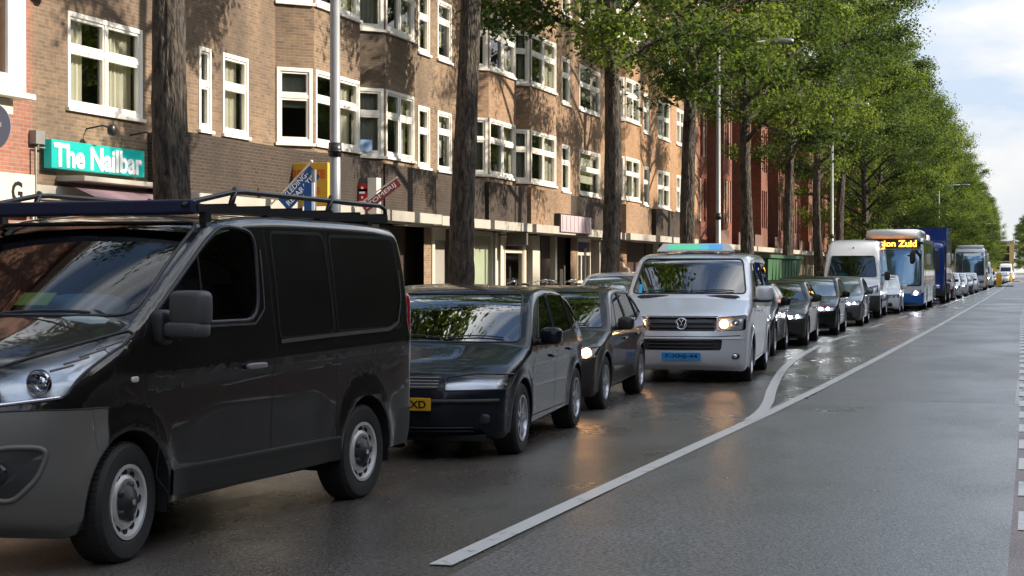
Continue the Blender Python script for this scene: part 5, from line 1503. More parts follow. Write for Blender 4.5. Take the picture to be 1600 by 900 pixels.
# ------------------------------------------------------------------ black panel van
def build_van():
    Wd, L_, wb, fo, Rw = .975, 5.0, 3.098, .933, .335
    root = empty('panel_van', (-5.87, 7.83, 0), R(-5.0))
    prof = [(.16, .22), (.05, .30, .05), (.0, .48, .1), (0, .80, .1), (.05, 1.0, .12), (.16, 1.13, .12), (.46, 1.25, .2), (.86, 1.375, .05), (2.0, 1.895, .16), (2.35, 1.95, .25), (2.9, 1.968, .4), (4.4, 1.955, .4), (4.86, 1.92, .12), (4.94, 1.7, .2), (5.0, 1.0, .2), (5.0, .42, .06), (4.93, .3)]
    def W(y, z):
        w = Wd
        t = max(0, (z - 1.05) / .9); w -= .11 * t ** 1.5
        w -= .03 * max(0, (.75 - z) / .55) ** 2
        w += .014 * math.exp(-((z - 1.02 - .02 * y) / .055) ** 2) * sstep(.8, 1.4, y)
        w -= .010 * math.exp(-((z - .62) / .12) ** 2) * sstep(1.5, 2.0, y) * (1 - sstep(3.2, 3.5, y))
        for yw in (fo, fo + wb):
            d = math.hypot(y - yw, z - Rw); w += .022 * math.exp(-((d - Rw - .09) / .07) ** 2)
        return w
    B = Body(prof, W, 2.3, .40, .06, .045, lambda y, z: .075 if z > 1.3 else .11, taper=(.10, 1.25, .03, .5), fine=1.6)
    Ra = .405
    for yw in (fo, fo + wb): cut_arch(B, yw, Rw, Ra)
    # windscreen
    fs = B.cut(rpoly([(-.87, 1.37, .08), (.87, 1.37, .08), (.775, 1.875, .09), (-.775, 1.875, .09)]), 'y', lambda c, n: .6 < c.y < 2.4 and n.y < -.1)
    B.extract(fs, 'windscreen', M['c_glass_van'], root, off=.005, seal=.011)
    # front door glass
    win = rpoly([(1.36, 1.315, .05), (2.47, 1.315, .16), (2.53, 1.82, .12), (2.18, 1.86, .16), (1.98, 1.80, .2), (1.24, 1.375, .04)], .06, 4)
    fs = B.cut(win, 'x', lambda c, n: abs(c.x) > .5)
    for sg in (1, -1):
        q = [f for f in fs if f.calc_center_median().x * sg > 0]
        B.extract(q, 'door_window', M['c_glass_dark' if sg < 0 else 'c_glass_mid'], root, off=.008, seal=.013, delete=False)
    bmesh.ops.delete(B.bm, geom=fs, context='FACES')
    # blanked panels of the load bay
    for (a, c, e, g) in ((2.74, 3.54, 1.19, 1.83), (3.60, 4.72, 1.21, 1.82)):
        for sg in (1, -1):
            mb = MB(); ring = rpoly([(a, e, .06), (c, e, .1), (c - .02, g, .08), (a, g, .06)], .06, 4); ring.append(ring[0])
            B.line(ring, .022, sg, mb, off=.003); o = mb.build('panel_seam', M['vanpanel'], root)
    for sg in (1, -1): B.line([(2.74, 1.17), (3.4, 1.185), (4.45, 1.20), (4.63, 1.25), (4.72, 1.42), (4.73, 1.60)], .026, sg, off=.007).build('panel_highlight', M['trim_sheen'], root, smooth=True)  # bright strip paints the highlight along the panels' lower edge
    mb = MB(); B.line([(1.36, 1.295), (2.42, 1.295), (2.55, 1.38), (2.575, 1.72)], .016, 1, mb, off=.006); mb.build('window_trim', M['trim_sheen'], root, smooth=True)
    # window divider bar
    mb = MB(); mb.tube([B.side(1.80, 1.33, -.012), B.side(1.80, 1.68, -.012)], .012, 6); mb.build('window_divider', M['black'], root)
    # headlights
    hl = [(.40, .885, .02), (.90, .95, .05), (.955, 1.31, .04), (.40, 1.03, .03)]
    headlight(B, root, hl_convex(hl), 1.02, False, ((.57, .965, .066), (.77, 1.03, .072)), depth=.09, seal=.009)
    # vented black trim in the headlight's swept corner, and chrome lower edge
    for sg in (1, -1):
        mb = MB(); q = []
        for k in range(14):
            x = .42 + .47 * k / 13; q.append(B.front(sg * x, .905 + .05 * (k / 13) ** 1.5, .006))
        mb.tube(q, .011, 6); mb.build('lamp_trim', M['chrome'], root, smooth=True)
    for sg in (1, -1):
        for k in range(4):
            mb = MB(); mb.tube([B.front(sg * (.80 + .03 * k), 1.09 + .035 * k, .004), B.front(sg * (.87 + .02 * k), 1.12 + .04 * k, .004)], .007, 6); mb.build('lamp_fin', M['handle_grey'], root, smooth=True)
    # bumper (textured grey): all skin below the headlamp line ahead of the wheel
    fs = B.cut([(-.3, .1), (.58, .1), (.70, .60), (.74, .88), (.30, .89), (-.3, .86)], 'x', lambda c, n: True, pad=.8)
    bump = B.extract(fs, 'front_bumper', M['bumper_grey'], root, seal=.004, delete=True)
    # fog lamp recess
    Bm = B
    for sg in (1, -1):
        pts = [(.50, .66), (.56, .44), (.70, .40), (.82, .53), (.86, .69), (.70, .70)]
        mb = MB(); q = []
        ring = rpoly(pts, .06, 4)
        for (x, z) in ring: q.append(B.front(sg * x, z, .0))
        mb.tube(q, .016, 8, closed=True); mb.build('fog_surround', M['bumper_grey'], root, smooth=True)
        c = B.front(sg * .66, .56, .0); mb = MB(); n = len(q)
        cen = c + Vector((0, .05, 0)); inner = [c + (p - c) * .45 + Vector((0, .035, 0)) for p in q]
        for i in range(n):
            j = (i + 1) % n; mb.face([q[i] + Vector((0, -.002, 0)), q[j] + Vector((0, -.002, 0)), inner[j] * 1 + Vector((0, -.045, 0)), inner[i] + Vector((0, -.045, 0))])
        mb.face([p + Vector((0, -.045, 0)) for p in inner]); mb.build('fog_recess', M['black_soft'], root, smooth=False)
        mb = MB(); mb.lathe([(0, -.006), (.05, -.004), (.058, .0), (.06, .02)], (c.x - sg * .02, c.y - .018, c.z), 'Y', 20); mb.build('fog_lamp', M['far_glass'], root, smooth=True)
    # lower black intake + grille
    fs = B.cut(rpoly([(-.45, .30), (.45, .30), (.5, .50), (-.5, .50)], .03), 'y', lambda c, n: c.y < .4 and n.y < -.2); 
    fs2 = B.cut(rpoly([(-.36, .92), (.36, .92), (.36, 1.03), (-.36, 1.03)], .02), 'y', lambda c, n: c.y < .4 and n.y < -.2)
    if fs2: B.extract(fs2, 'grille', M['blackm'], root, off=.02, seal=.006)
    mb = MB(); q = [B.front(-.34 + .68 * k / 10, .975, .01) for k in range(11)]; mb.tube(q, .012, 6); mb.build('grille_bar', M['chrome'], root, smooth=True)
    arch_parts(B, root, fo, Rw, Ra, lip=0); arch_parts(B, root, fo + wb, Rw, Ra, lip=0)
    for yw, st in ((fo, R(6)), (fo + wb, 0)):
        for sg in (1, -1): wheel(root, sg * (Wd - .125), yw, Rw, .215, 'steel', sg, M['steel'], steer=st, fr=.63)
    # mirror: two-tier plastic housing
    for sg in (1, -1):
        p = B.side(1.24, 1.33, 0, sg)
        b = MB(); b.superell((p.x + sg * .21, 1.28, 1.405), (.235, .15, .19), .38); b.superell((p.x + sg * .19, 1.27, 1.29), (.255, .165, .09), .4); o = b.build('door_mirror', M['mirror_plastic'], root, smooth=True)
        b = MB(); b.superell((p.x + sg * .21, 1.35, 1.405), (.19, .015, .15), .4); b.build('mirror_glass', M['far_glass'], o)
        b = MB(); b.superell((p.x + sg * .02, 1.27, 1.30), (.1, .15, .2), .5); b.tube([(p.x, 1.27, 1.27), (p.x + sg * .15, 1.26, 1.27)], .04, 8); b.build('mirror_arm', M['black'], o, smooth=True)
    # gaps
    gaps(B, root, ([(1.22, .45), (1.20, .78), (1.10, 1.0), (1.06, 1.2), (1.16, 1.33)], [(2.62, .34), (2.62, .95), (2.68, 1.1), (2.65, 1.9)], [(1.22, .45), (1.34, .34), (2.62, .34)], [(3.56, .40), (3.56, 1.88)],
        [(2.66, .42), (3.56, .42)], [(4.93, .5), (4.90, 1.8)], [(.98, 1.28), (1.04, 1.33), (1.06, 1.40)], [(.78, .89), (.80, 1.1), (.78, 1.24), (.86, 1.345)]))
    gaps(B, root, ([(3.5, 1.0), (4.7, 1.02)],), .03, 'sliding_rail', m=M['blackm'], off=.002)
    for sg in (1, -1):
        p = B.side(2.36, 1.03, .02, sg); b = MB(); b.superell(p, (.035, .26, .04), .5); b.build('door_handle', M['handle_grey'], root, smooth=True)
        p = B.side(.98, 1.02, .004, sg); b = MB(); b.superell(p, (.02, .075, .035), .7); b.build('side_repeater', M['repeater'], root, smooth=True)
        # lower cladding
        mb = MB()
        vs = []
        for k in range(22):
            y = 1.36 + 2.24 * k / 21
            for z in (.32, .38, .46, .485):
                q = B.side(y, z, .014 if z < .48 else .002, sg); vs.append(q)
        fs_ = [(k * 4 + j, (k + 1) * 4 + j, (k + 1) * 4 + j + 1, k * 4 + j + 1) for k in range(21) for j in range(3)]
        mb.mesh(vs, fs_); mb.build('side_cladding', M['cladding'], root, smooth=True)
    fs = B.cut([(4.45, .1), (5.2, .1), (5.2, .62), (4.62, .60)], 'x', lambda c, n: True, pad=.8); B.extract(fs, 'rear_bumper', M['black_soft'], root)
    for sg in (1, -1):
        b = MB(); b.superell((sg * .865, 4.955, 1.15), (.1, .07, .6), .4); b.build('tail_light', M['red_lens'], root, smooth=True)
    # hood seam + wiper
    mb = MB(); B.line([(-.86, .80), (-.5, .845), (0, .86), (.5, .845), (.86, .80)], .012, mb=mb, axis='z', off=.002); mb.build('bonnet_gap', M['under'], root)
    for (x0, x1, z0, z1) in ((-.62, .10, 1.365, 1.39), (.02, .66, 1.365, 1.395)):
        mb = MB(); mb.tube([B.front(x0 + (x1 - x0) * k / 8, z0 + (z1 - z0) * math.sin(k / 8 * 2.4), .022) for k in range(9)], .009, 6); mb.build('wiper', M['black'], root)
    b = MB(); b.bx(-.8, .8, .75, 4.8, .26, .34); b.build('underbody', M['under'], root)
    # cabin
    b = MB()
    for i in range(1):
        b.superell((0, 1.20, 1.30), (1.62, .62, .15), .35); b.superell((.40, 1.34, 1.40), (.52, .34, .16), .7)
    b.build('dashboard', M['dash_grey'], root, smooth=True)
    b = MB(); b.bx(-.86, .86, 2.62, 2.66, .4, 1.85); b.bx(-.86, .86, .9, 2.5, .38, .44); b.build('bulkhead', M['interior'], root)
    for sx in (-.45, .42):
        b = MB(); b.superell((sx, 1.98, .86), (.52, .5, .2), .4); b.superell((sx, 2.30, 1.2), (.5, .17, .72), .4); b.superell((sx, 2.34, 1.63), (.28, .11, .2), .6); b.build('seat', M['seat'], root, smooth=True)
    steering(root, .42, 1.62, 1.35, .2)
    b = MB(); b.box((.22, 1.10, 1.452), (.23, .12, .004), mat=Matrix.Rotation(.55, 4, 'X')); b.build('windscreen_card', M['paper_y'], root)
    b = MB(); b.superell((0, 1.92, 1.76), (.24, .04, .08), .5); b.build('rear_view_mirror', M['black'], root, smooth=True)
    B.finish(P_['vanblack'], root)
    tag(root, 'black panel van with grey front bumper and steel wheels, first in the queue', 'van')
    squash(root, .945, .055)
    # roof rack: its own thing, strapped on the roof
    rk = empty('roof_rack', root.location + Vector((0, 0, 1.93)), R(-5.0))
    for sg in (1, -1):
        b = MB(); b.bx(sg * .76 - .02, sg * .76 + .02, 1.9, 4.58, .065, .115); b.build('side_rail', M['blackm'], rk)
        for y in (2.0, 2.76, 3.5, 4.25):
            b = MB(); b.bx(sg * .77 - .025, sg * .77 + .025, y - .03, y + .03, -.03, .066); b.build('foot', M['blackm'], rk)
    for k in range(7):
        y = 1.9 + k * .44; b = MB(); b.bx(-.78, .78, y - .02, y + .02, .105, .13); b.build('cross_bar', M['blackm'], rk)
    for sg in (1, -1):
        b = MB(); b.tube([(sg * .76, 1.76, .10), (sg * .76, 1.9, .13), (sg * .76, 2.33, .20), (sg * .76, 2.48, .21), (sg * .76, 4.48, .19), (sg * .76, 4.57, .165), (sg * .76, 4.59, .07)], .017, 8)
        for y in (2.38, 3.7): b.tube([(sg * .76, y - .07, .09), (sg * .76, y, .23)], .02, 6)
        b.build('side_hoop', M['blackm'], rk, smooth=True)
    b = MB(); b.box((0, 1.82, .095), (1.62, .05, .085)); b.box((0, 1.85, .06), (1.58, .03, .03)); b.build('wind_deflector', M['navy'], rk, bevel=.012)
    b = MB(); b.tube([(-.75, 4.6, .085), (.75, 4.6, .085)], .03, 10); b.build('rear_roller', M['blackm'], rk, smooth=True)
    tag(rk, 'black tubular roof rack with a navy front bar on top of the black van', 'roof rack')
    return root, B

def hl_convex(p):
    # convex hull keeps the headlamp outline cuttable
    pts = sorted({(q[0], q[1]) for q in p})
    def half(ps):
        h = []
        for q in ps:
            while len(h) > 1 and (h[-1][0] - h[-2][0]) * (q[1] - h[-2][1]) - (h[-1][1] - h[-2][1]) * (q[0] - h[-2][0]) <= 0: h.pop()
            h.append(q)
        return h
    a = half(pts); b = half(pts[::-1]); return rpoly(a[:-1] + b[:-1], .03, 4)
M['cladding'] = pmat('dark_cladding', (0.014, 0.013, 0.012), .4)
M['vanpanel'] = pmat('panel_seam', (0.006, 0.006, 0.006), .4); M['trim_sheen'] = pmat('trim_and_highlight', (0.32, 0.32, 0.33), .22, .8)  # the bright metal also draws the painted highlight on the load bay panels
M['c_glass_mid'] = glass_mat('car_glass_mid', (0.42, 0.44, 0.43), 1.5, 1.1)
M['black_soft'] = pmat('soft_black_plastic', (0.035, 0.035, 0.034), .55, noise=.15); M['mirror_plastic'] = pmat('mirror_plastic', (0.06, 0.06, 0.062), .5, bump=.1, bscale=300)
M['handle_grey'] = pmat('handle_grey', (0.2, 0.19, 0.19), .35); M['repeater'] = pmat('clear_repeater', (0.7, 0.62, 0.5), .2, coat=1); M['dash_grey'] = pmat('dash_grey', (0.30, 0.35, 0.35), .6)
build_van()

# ------------------------------------------------------------------ second car: dark hatchback, yellow plate ending in D
HATCH = [(.14, .2), (.03, .28, .05), (.0, .45, .08), (.02, .62, .1), (.10, .74, .08), (.35, .82, .2), (1.02, .955, .06), (1.80, 1.415, .3), (2.35, 1.475, .5), (3.1, 1.44, .4), (3.62, 1.32, .2), (4.03, .95, .12), (4.17, .86, .08), (4.22, .55, .1), (4.15, .28)]
def scale_prof(p, L0, L1, H0, H1, f=None):
    return [(q[0] * L1 / L0, q[1] * (1 + (H1 / H0 - 1) * sstep(.5, 1.0, q[1])), *q[2:]) for q in p]
def hatch_windows(L_, H, wsb, two=True):
    k = L_ / 4.22; h = H / 1.475
    b0, t = .965 * h, 1.375 * h
    return [[(1.52 * k, b0), (2.30 * k, b0 + .02), (2.30 * k, t), (1.98 * k, t - .02)], [(2.38 * k, b0 + .02), (3.18 * k, b0 + .05), (3.10 * k, t - .02), (2.38 * k, t)], [(3.24 * k, b0 + .06), (3.62 * k, b0 + .13), (3.28 * k, t - .09), (3.17 * k, t - .05)]]
def hatch(label, loc, rz, pm, L_=4.22, H=1.475, Wd=.88, glass=None, style=10, detail=2, cat='car', name='hatchback_car', lampq=None, grille=None, intake=None, wb=2.6, fo=.85, group=None, tumble=.17, **kw):
    prof = scale_prof(HATCH, 4.22, L_, 1.475, H); h = H / 1.475; k = L_ / 4.22
    ws = ([(-(Wd - .10), .965 * h), (Wd - .10, .965 * h), (Wd - tumble - .07, 1.385 * h), (-(Wd - tumble - .07), 1.385 * h)], .9 * k, 1.9 * k)
    lampq = lampq or ([(.34, .60), (.83, .62), (.86, .74), (.40, .71)], .75 * k, ((.50, .665, .045), (.66, .67, .045)))
    if grille is None: grille = ([(-.30, .60), (.30, .60), (.34, .70), (-.34, .70)], M['blackm'], 3)
    if intake is None: intake = ([(-.62, .28), (.62, .28), (.58, .42), (-.58, .42)],)
    lines = [[(1.32 * k, .32), (1.30 * k, .7), (1.42 * k, .93 * h)], [(2.34 * k, .30), (2.34 * k, .95 * h)], [(3.22 * k, .95 * h), (3.1 * k, .72), (2.95 * k, .5), (2.92 * k, .42)], [(1.32 * k, .30), (2.86 * k, .30)]]
    rw = ([(-.55, 1.0 * h), (.55, 1.0 * h), (.47, 1.28 * h), (-.47, 1.28 * h)], 3.5 * k)
    return car(label, cat, name, L_, Wd, H, wb, fo, prof, pm, glass or (M['c_glass'] if detail > 1 else M['far_glass']), loc, rz, .93 * h, H, style=style, windows=hatch_windows(L_, H, None), ws=ws, rear_ws=rw, lamps=lampq,
               grille=grille, intake=intake, mir=(1.50 * k, .98 * h), lines=lines if detail > 0 else (), handles=((2.14 * k, .80 * h), (2.98 * k, .83 * h)) if detail > 0 else (), detail=detail, group=group, tumble=tumble, **kw)

def at_wheel(x, y, rz, Wd, fo):
    a = R(rz); return (x - (Wd * math.cos(a) - fo * math.sin(a)), y - (Wd * math.sin(a) + fo * math.cos(a)), 0)
def stilo_extra(B, root):
    c = B.front(0, .665, .012); e = MB(); e.lathe([(0, 0), (.045, 0), (.05, .006), (.05, .014)], tuple(c), 'Y', 24); e.build('badge', M['chrome'], root, smooth=True)
    for sx in (1, -1): q = B.front(sx * .68, .36, .004); e = MB(); e.superell(q, (.12, .03, .09), .8); e.build('fog_lamp', M['lamp_dark'], root, smooth=True)
    p = B.front(.0, .49, .012); plate(root, p, .52, .11, '41-HZ-XD', M['plate_yellow'], M['plate_text'])
    gaps(B, root, [[(sx * .40, .20), (sx * .62, .5), (sx * .70, .98)] for sx in (1, -1)], .012, 'bonnet_gap', axis='z')
    mb = MB(); q = [B.front(-.8 + 1.6 * k / 16, .515, .004) for k in range(17)]; mb.tube(q, .018, 6); mb.build('bumper_strip', M['black_soft'], root, smooth=True)
hatch('near black hatchback behind the black van, headlights off, yellow number plate', at_wheel(-4.34, 14.80, 4.0, .88, .87), 4.0, P_['stilo'], L_=4.25, H=1.50, wb=2.6, fo=.87, style=7, lit=False, extra=stilo_extra,
      lampq=([(.36, .605), (.85, .61), (.87, .73), (.60, .745), (.36, .715)], .72, ()), grille=([(-.30, .62), (.30, .62), (.32, .725), (-.32, .725)], M['handle_grey'], 4),
      intake=([(-.62, .24), (.62, .24), (.58, .30), (-.58, .30)],), tumble=.15)
# ------------------------------------------------------------------ third: grey-brown hatchback
hatch('grey brown hatchback with a warm headlight, just in front of the silver taxi van', at_wheel(-4.80, 19.85, 3.4, .895, .86), 3.4, P_['golf'], L_=4.26, H=1.452, Wd=.895, wb=2.63, fo=.86, style=5, litm='warm_on', litside=(1,),
      lampq=([(.46, .60), (.86, .63), (.88, .75), (.48, .70)], .75, ((.60, .665, .05), (.76, .685, .06))), grille=([(-.44, .61), (.44, .61), (.45, .69), (-.45, .69)], M['blackm'], 2), tumble=.2)

# ------------------------------------------------------------------ silver taxi van
def build_taxi():
    Wd, L_, wb, fo, Rw = .952, 4.89, 3.0, .90, .335; rz = 4.2
    prof = [(.14, .20), (.04, .28, .05), (.0, .42, .1), (0, .62, .08), (.03, .80, .1), (.07, .97, .08), (.2, 1.03, .1), (.76, 1.235, .05), (1.50, 1.82, .16), (1.8, 1.90, .25), (2.6, 1.935, .4), (4.4, 1.92, .4), (4.78, 1.86, .12), (4.86, 1.0, .2), (4.89, .42, .06), (4.82, .3)]
    root = empty('taxi_van', at_wheel(-3.95, 25.5, rz, Wd, fo), R(rz))
    def W(y, z):
        w = Wd; t = max(0, (z - 1.05) / .88); w -= .13 * t ** 1.4; w -= .03 * max(0, (.7 - z) / .5) ** 2
        w += .012 * math.exp(-((z - 1.05) / .05) ** 2)
        for yw in (fo, fo + wb):
            d = math.hypot(y - yw, z - Rw); w += .02 * math.exp(-((d - Rw - .07) / .07) ** 2)
        return w
    B = Body(prof, W, 2.1, .20, .05, .04, .085, taper=(.06, 1.0, .03, .5), fine=1.4)
    Ra = .39
    for yw in (fo, fo + wb): cut_arch(B, yw, Rw, Ra)
    fs = B.cut(rpoly([(-.85, 1.29, .07), (.85, 1.29, .07), (.75, 1.81, .08), (-.75, 1.81, .08)]), 'y', lambda c, n: .5 < c.y < 1.8 and n.y < -.1)
    B.extract(fs, 'windscreen', M['c_glass'], root, off=.005, seal=.012)
    for wp in ([(1.28, 1.20), (2.12, 1.20), (2.14, 1.74), (1.72, 1.74)], [(2.28, 1.20), (3.28, 1.20), (3.28, 1.76), (2.28, 1.76)], [(3.40, 1.20), (4.6, 1.20), (4.55, 1.74), (3.40, 1.76)]):
        fs = B.cut(rpoly(wp, .06), 'x', lambda c, n: abs(c.x) > .5)
        for sg in (1, -1):
            q = [f for f in fs if f.calc_center_median().x * sg > 0]; B.extract(q, 'side_window', M['c_glass_dark'], root, off=.004, seal=.008, delete=False)
        bmesh.ops.delete(B.bm, geom=fs, context='FACES')
    headlight(B, root, rpoly([(.50, .765), (.90, .775), (.91, .985), (.52, .955)], .03, 3), .75, True, ((.60, .86, .062), (.77, .87, .06)), litm='warm_on', depth=.07, litidx=(0,))
    for (pl, nm, sl) in (([(-.485, .765), (.485, .765), (.50, .955), (-.50, .955)], 'grille', 3), ([(-.56, .49), (.56, .49), (.58, .635), (-.58, .635)], 'air_intake', 3)):
        fs = B.cut(rpoly(pl, .02, 3), 'y', lambda c, n: c.y < .5 and n.y < -.2); o = B.extract(fs, nm, M['lamp_dark'], root, off=.03, seal=.006)
        t = MB(); z0, z1 = pl[0][1], pl[2][1]
        for k in range(sl - (nm == 'grille')):
            z = z0 + (z1 - z0) * (k + .7) / sl; t.tube([B.front(-.47 + .94 * j / 12, z, .0) for j in range(13)], .012, 6)
        t.build('slat', M['black'], o, smooth=True)
    # round maker's emblem
    p = B.front(0, .865, .02); e = MB()
    e.tube([(p.x + .078 * math.cos(a), p.y, p.z + .078 * math.sin(a)) for a in [2 * math.pi * k / 36 for k in range(36)]], .009, 8, closed=True)
    for ln in ([(-.032, .070), (0, .006), (.032, .070)], [(-.066, .036), (-.036, -.062), (0, .0), (.036, -.062), (.066, .036)]):
        e.tube([(p.x + a, p.y, p.z + c) for a, c in ln], .0075, 6)
    e.build('emblem', M['chrome'], root, smooth=True)
    e = MB(); e.lathe([(0, 0), (.078, 0)], (p.x, p.y + .01, p.z), 'Y', 30); e.build('emblem_disc', M['black'], root)
    plate(root, B.front(0, .395, .014), .56, .115, '7-XNJ-44', M['plate_blue'], M['plate_text'])
    for sg in (1, -1):
        q = B.front(sg * .76, .40, .004); b = MB(); b.superell(q, (.14, .03, .085), .8); b.build('fog_lamp', M['black'], root, smooth=True)
        b = MB(); b.superell(q - Vector((0, .012, 0)), (.08, .02, .06), 1); b.build('fog_lens', M['chrome'], root, smooth=True)
    gaps(B, root, ([(-.88, .70), (-.5, .68), (.5, .68), (.88, .70)], [(-.52, .97), (.52, .97)]), .011, 'bonnet_gap', axis='y')
    gaps(B, root, ([(1.10, .4), (1.08, .8), (1.12, 1.2)], [(2.20, .3), (2.20, 1.85)], [(3.34, .4), (3.34, 1.85)], [(1.1, .32), (3.3, .32)], [(.62, .72), (.66, 1.0), (.80, 1.2)]))
    mb = MB(); mb.tube([B.front(-.9 + 1.8 * j / 20, .655, .006) for j in range(21)], .010, 6); mb.build('bumper_edge', P_['silver'], root, smooth=True)
    arch_parts(B, root, fo, Rw, Ra, lip=.012, lm=P_['silver']); arch_parts(B, root, fo + wb, Rw, Ra, lip=.012, lm=P_['silver'])
    for yw in (fo, fo + wb):
        for sg in (1, -1): wheel(root, sg * (Wd - .125), yw, Rw, .215, 5, sg, M['alloy'])
    for sg in (1, -1):
        p = B.side(1.14, 1.25, 0, sg)
        b = MB(); b.superell((p.x + sg * .17, 1.10, 1.30), (.26, .17, .22), .5); o = b.build('door_mirror', P_['silver'], root, smooth=True)
        b = MB(); b.superell((p.x + sg * .14, 1.12, 1.185), (.27, .14, .05), .5); b.tube([(p.x, 1.14, 1.19), (p.x + sg * .12, 1.12, 1.19)], .03, 8); b.build('mirror_base', M['black'], o, smooth=True)
    for (y, z) in ((2.0, 1.02), (2.42, 1.02)):
        for sg in (1, -1): b = MB(); b.superell(B.side(y, z, .02, sg), (.03, .2, .035), .5); b.build('door_handle', P_['silver'], root, smooth=True)
    b = MB(); b.bx(-.8, .8, .3, 4.7, .22, .28); b.build('underbody', M['under'], root)
    b = MB(); b.superell((0, 1.08, 1.18), (1.6, .6, .2), .35); b.superell((.40, 1.3, 1.28), (.45, .3, .14), .7); b.build('dashboard', M['interior'], root, smooth=True)
    seats(root, Wd, 1.85, .82); steering(root, .42, 1.52, 1.24, .2)
    b = MB(); b.box((-.50, .98, 1.345), (.27, .1, .005), mat=Matrix.Rotation(.75, 4, 'X')); b.build('windscreen_card', M['paper_b'], root)
    b = MB(); b.box((-.72, .92, 1.36), (.05, .004, .16), mat=Matrix.Rotation(-.6, 4, 'X')); b.build('permit', M['cyan'], root)
    for (x0, x1) in ((-.7, .0), (0, .68)): b = MB(); b.tube([B.front(x0 + (x1 - x0) * k / 8, 1.315 + .03 * math.sin(k / 8 * 2.6), .02) for k in range(9)], .008, 6); b.build('wiper', M['black'], root)
    # roof sign
    s_ = MB(); vs = []
    z0 = 1.93
    for (x, z) in ((-.60, z0), (-.50, z0 + .12), (.50, z0 + .12), (.60, z0)):
        for y in (1.75, 2.15): vs.append((x * (1 if y < 2 else .97), y + (.05 if z > z0 and y < 2 else 0), z + (0 if y < 2 else -.01)))
    s_.mesh(vs, [(0, 2, 4, 6), (1, 7, 5, 3), (0, 1, 3, 2), (2, 3, 5, 4), (4, 5, 7, 6), (6, 7, 1, 0)]); rs = s_.build('roof_sign', P_['white'], root, bevel=.012)
    s_ = MB(); n_ = 12
    for k in range(n_):
        x0 = -.42 + .84 * k / n_; x1 = -.42 + .84 * (k + 1) / n_
        s_.mesh([(x0, 1.757 - .004, z0 + .025), (x1, 1.757 - .004, z0 + .025), (x1, 1.787 - .004, z0 + .105), (x0, 1.787 - .004, z0 + .105)], [(0, 1, 2, 3)], m=0 if k < 7 else (1 if k < 9 else 2))
    s_.build('sign_panel', [M['sign_green'], M['sign_teal'], M['sign_blue']], rs)
    B.finish(P_['silver'], root)
    tag(root, 'silver taxi van with a green and blue roof sign and blue number plate', 'taxi van')
M['sign_green'] = pmat('sign_green', (0.12, 0.55, 0.32), .4, emis=(.1, .6, .35), es=.3); M['sign_teal'] = pmat('sign_teal', (0.1, 0.45, 0.55), .4, emis=(.1, .5, .6), es=.3); M['sign_blue'] = pmat('sign_blue', (0.08, 0.3, 0.6), .4, emis=(.08, .35, .7), es=.3)
build_taxi()
# ------------------------------------------------------------------ saloons and other small cars
SEDAN = [(.16, .2), (.03, .28, .05), (.0, .45, .08), (.03, .62, .1), (.12, .72, .1), (.4, .80, .2), (1.30, .95, .06), (2.05, 1.37, .3), (2.6, 1.43, .5), (3.1, 1.40, .4), (3.95, 1.08, .25), (4.5, 1.03, .1), (4.60, .9, .1), (4.63, .55, .1), (4.55, .28)]
def sedan(label, loc, rz, pm, L_=4.63, H=1.43, Wd=.905, detail=1, style=10, lit=True, litm='white_on', group=None, wb=2.81, fo=.78, **kw):
    k = L_ / 4.63; h = H / 1.43; prof = scale_prof(SEDAN, 4.63, L_, 1.43, H)
    ws = ([(-.80, .96 * h), (.80, .96 * h), (.60, 1.34 * h), (-.60, 1.34 * h)], 1.1 * k, 2.25 * k)
    wn = [[(1.78 * k, .96), (2.56 * k, .97), (2.56 * k, 1.345 * h), (2.25 * k, 1.325 * h)], [(2.64 * k, .97), (3.40 * k, .99), (3.25 * k, 1.30 * h), (2.64 * k, 1.345 * h)], [(3.46 * k, 1.0), (3.78 * k, 1.03), (3.36 * k, 1.25 * h), (3.33 * k, 1.27 * h)]]
    lines = [[(1.5 * k, .3), (1.48 * k, .7), (1.6 * k, .93)], [(2.6 * k, .28), (2.6 * k, .95)], [(3.45 * k, .95), (3.3 * k, .6), (3.2 * k, .35)]]
    return car(label, 'car', 'saloon_car', L_, Wd, H, wb * k, fo * k, prof, pm, M['c_glass'] if detail > 1 else M['far_glass'], loc, rz, .93, H, style=style, windows=wn, ws=ws, rear_ws=([(-.52, 1.08), (.52, 1.08), (.44, 1.3 * h), (-.44, 1.3 * h)], 2.9 * k),
        lamps=([(.42, .57), (.86, .60), (.87, .69), (.44, .67)], .8, ((.55, .625, .042), (.70, .64, .042))), grille=([(-.36, .55), (-.03, .55), (-.03, .69), (-.34, .69)], M['handle_grey'], 3), intake=([(.03, .55), (.36, .55), (.34, .69), (.03, .69)], [(-.6, .24), (.6, .24), (.55, .38), (-.55, .38)]),
        mir=(1.75 * k, 1.0), lines=lines if detail > 0 else (), handles=((2.4 * k, .80), (3.25 * k, .82)) if detail > 0 else (), detail=detail, lit=lit, litm=litm, group=group, tumble=.24, **kw)
Q = 'cars in the traffic queue'
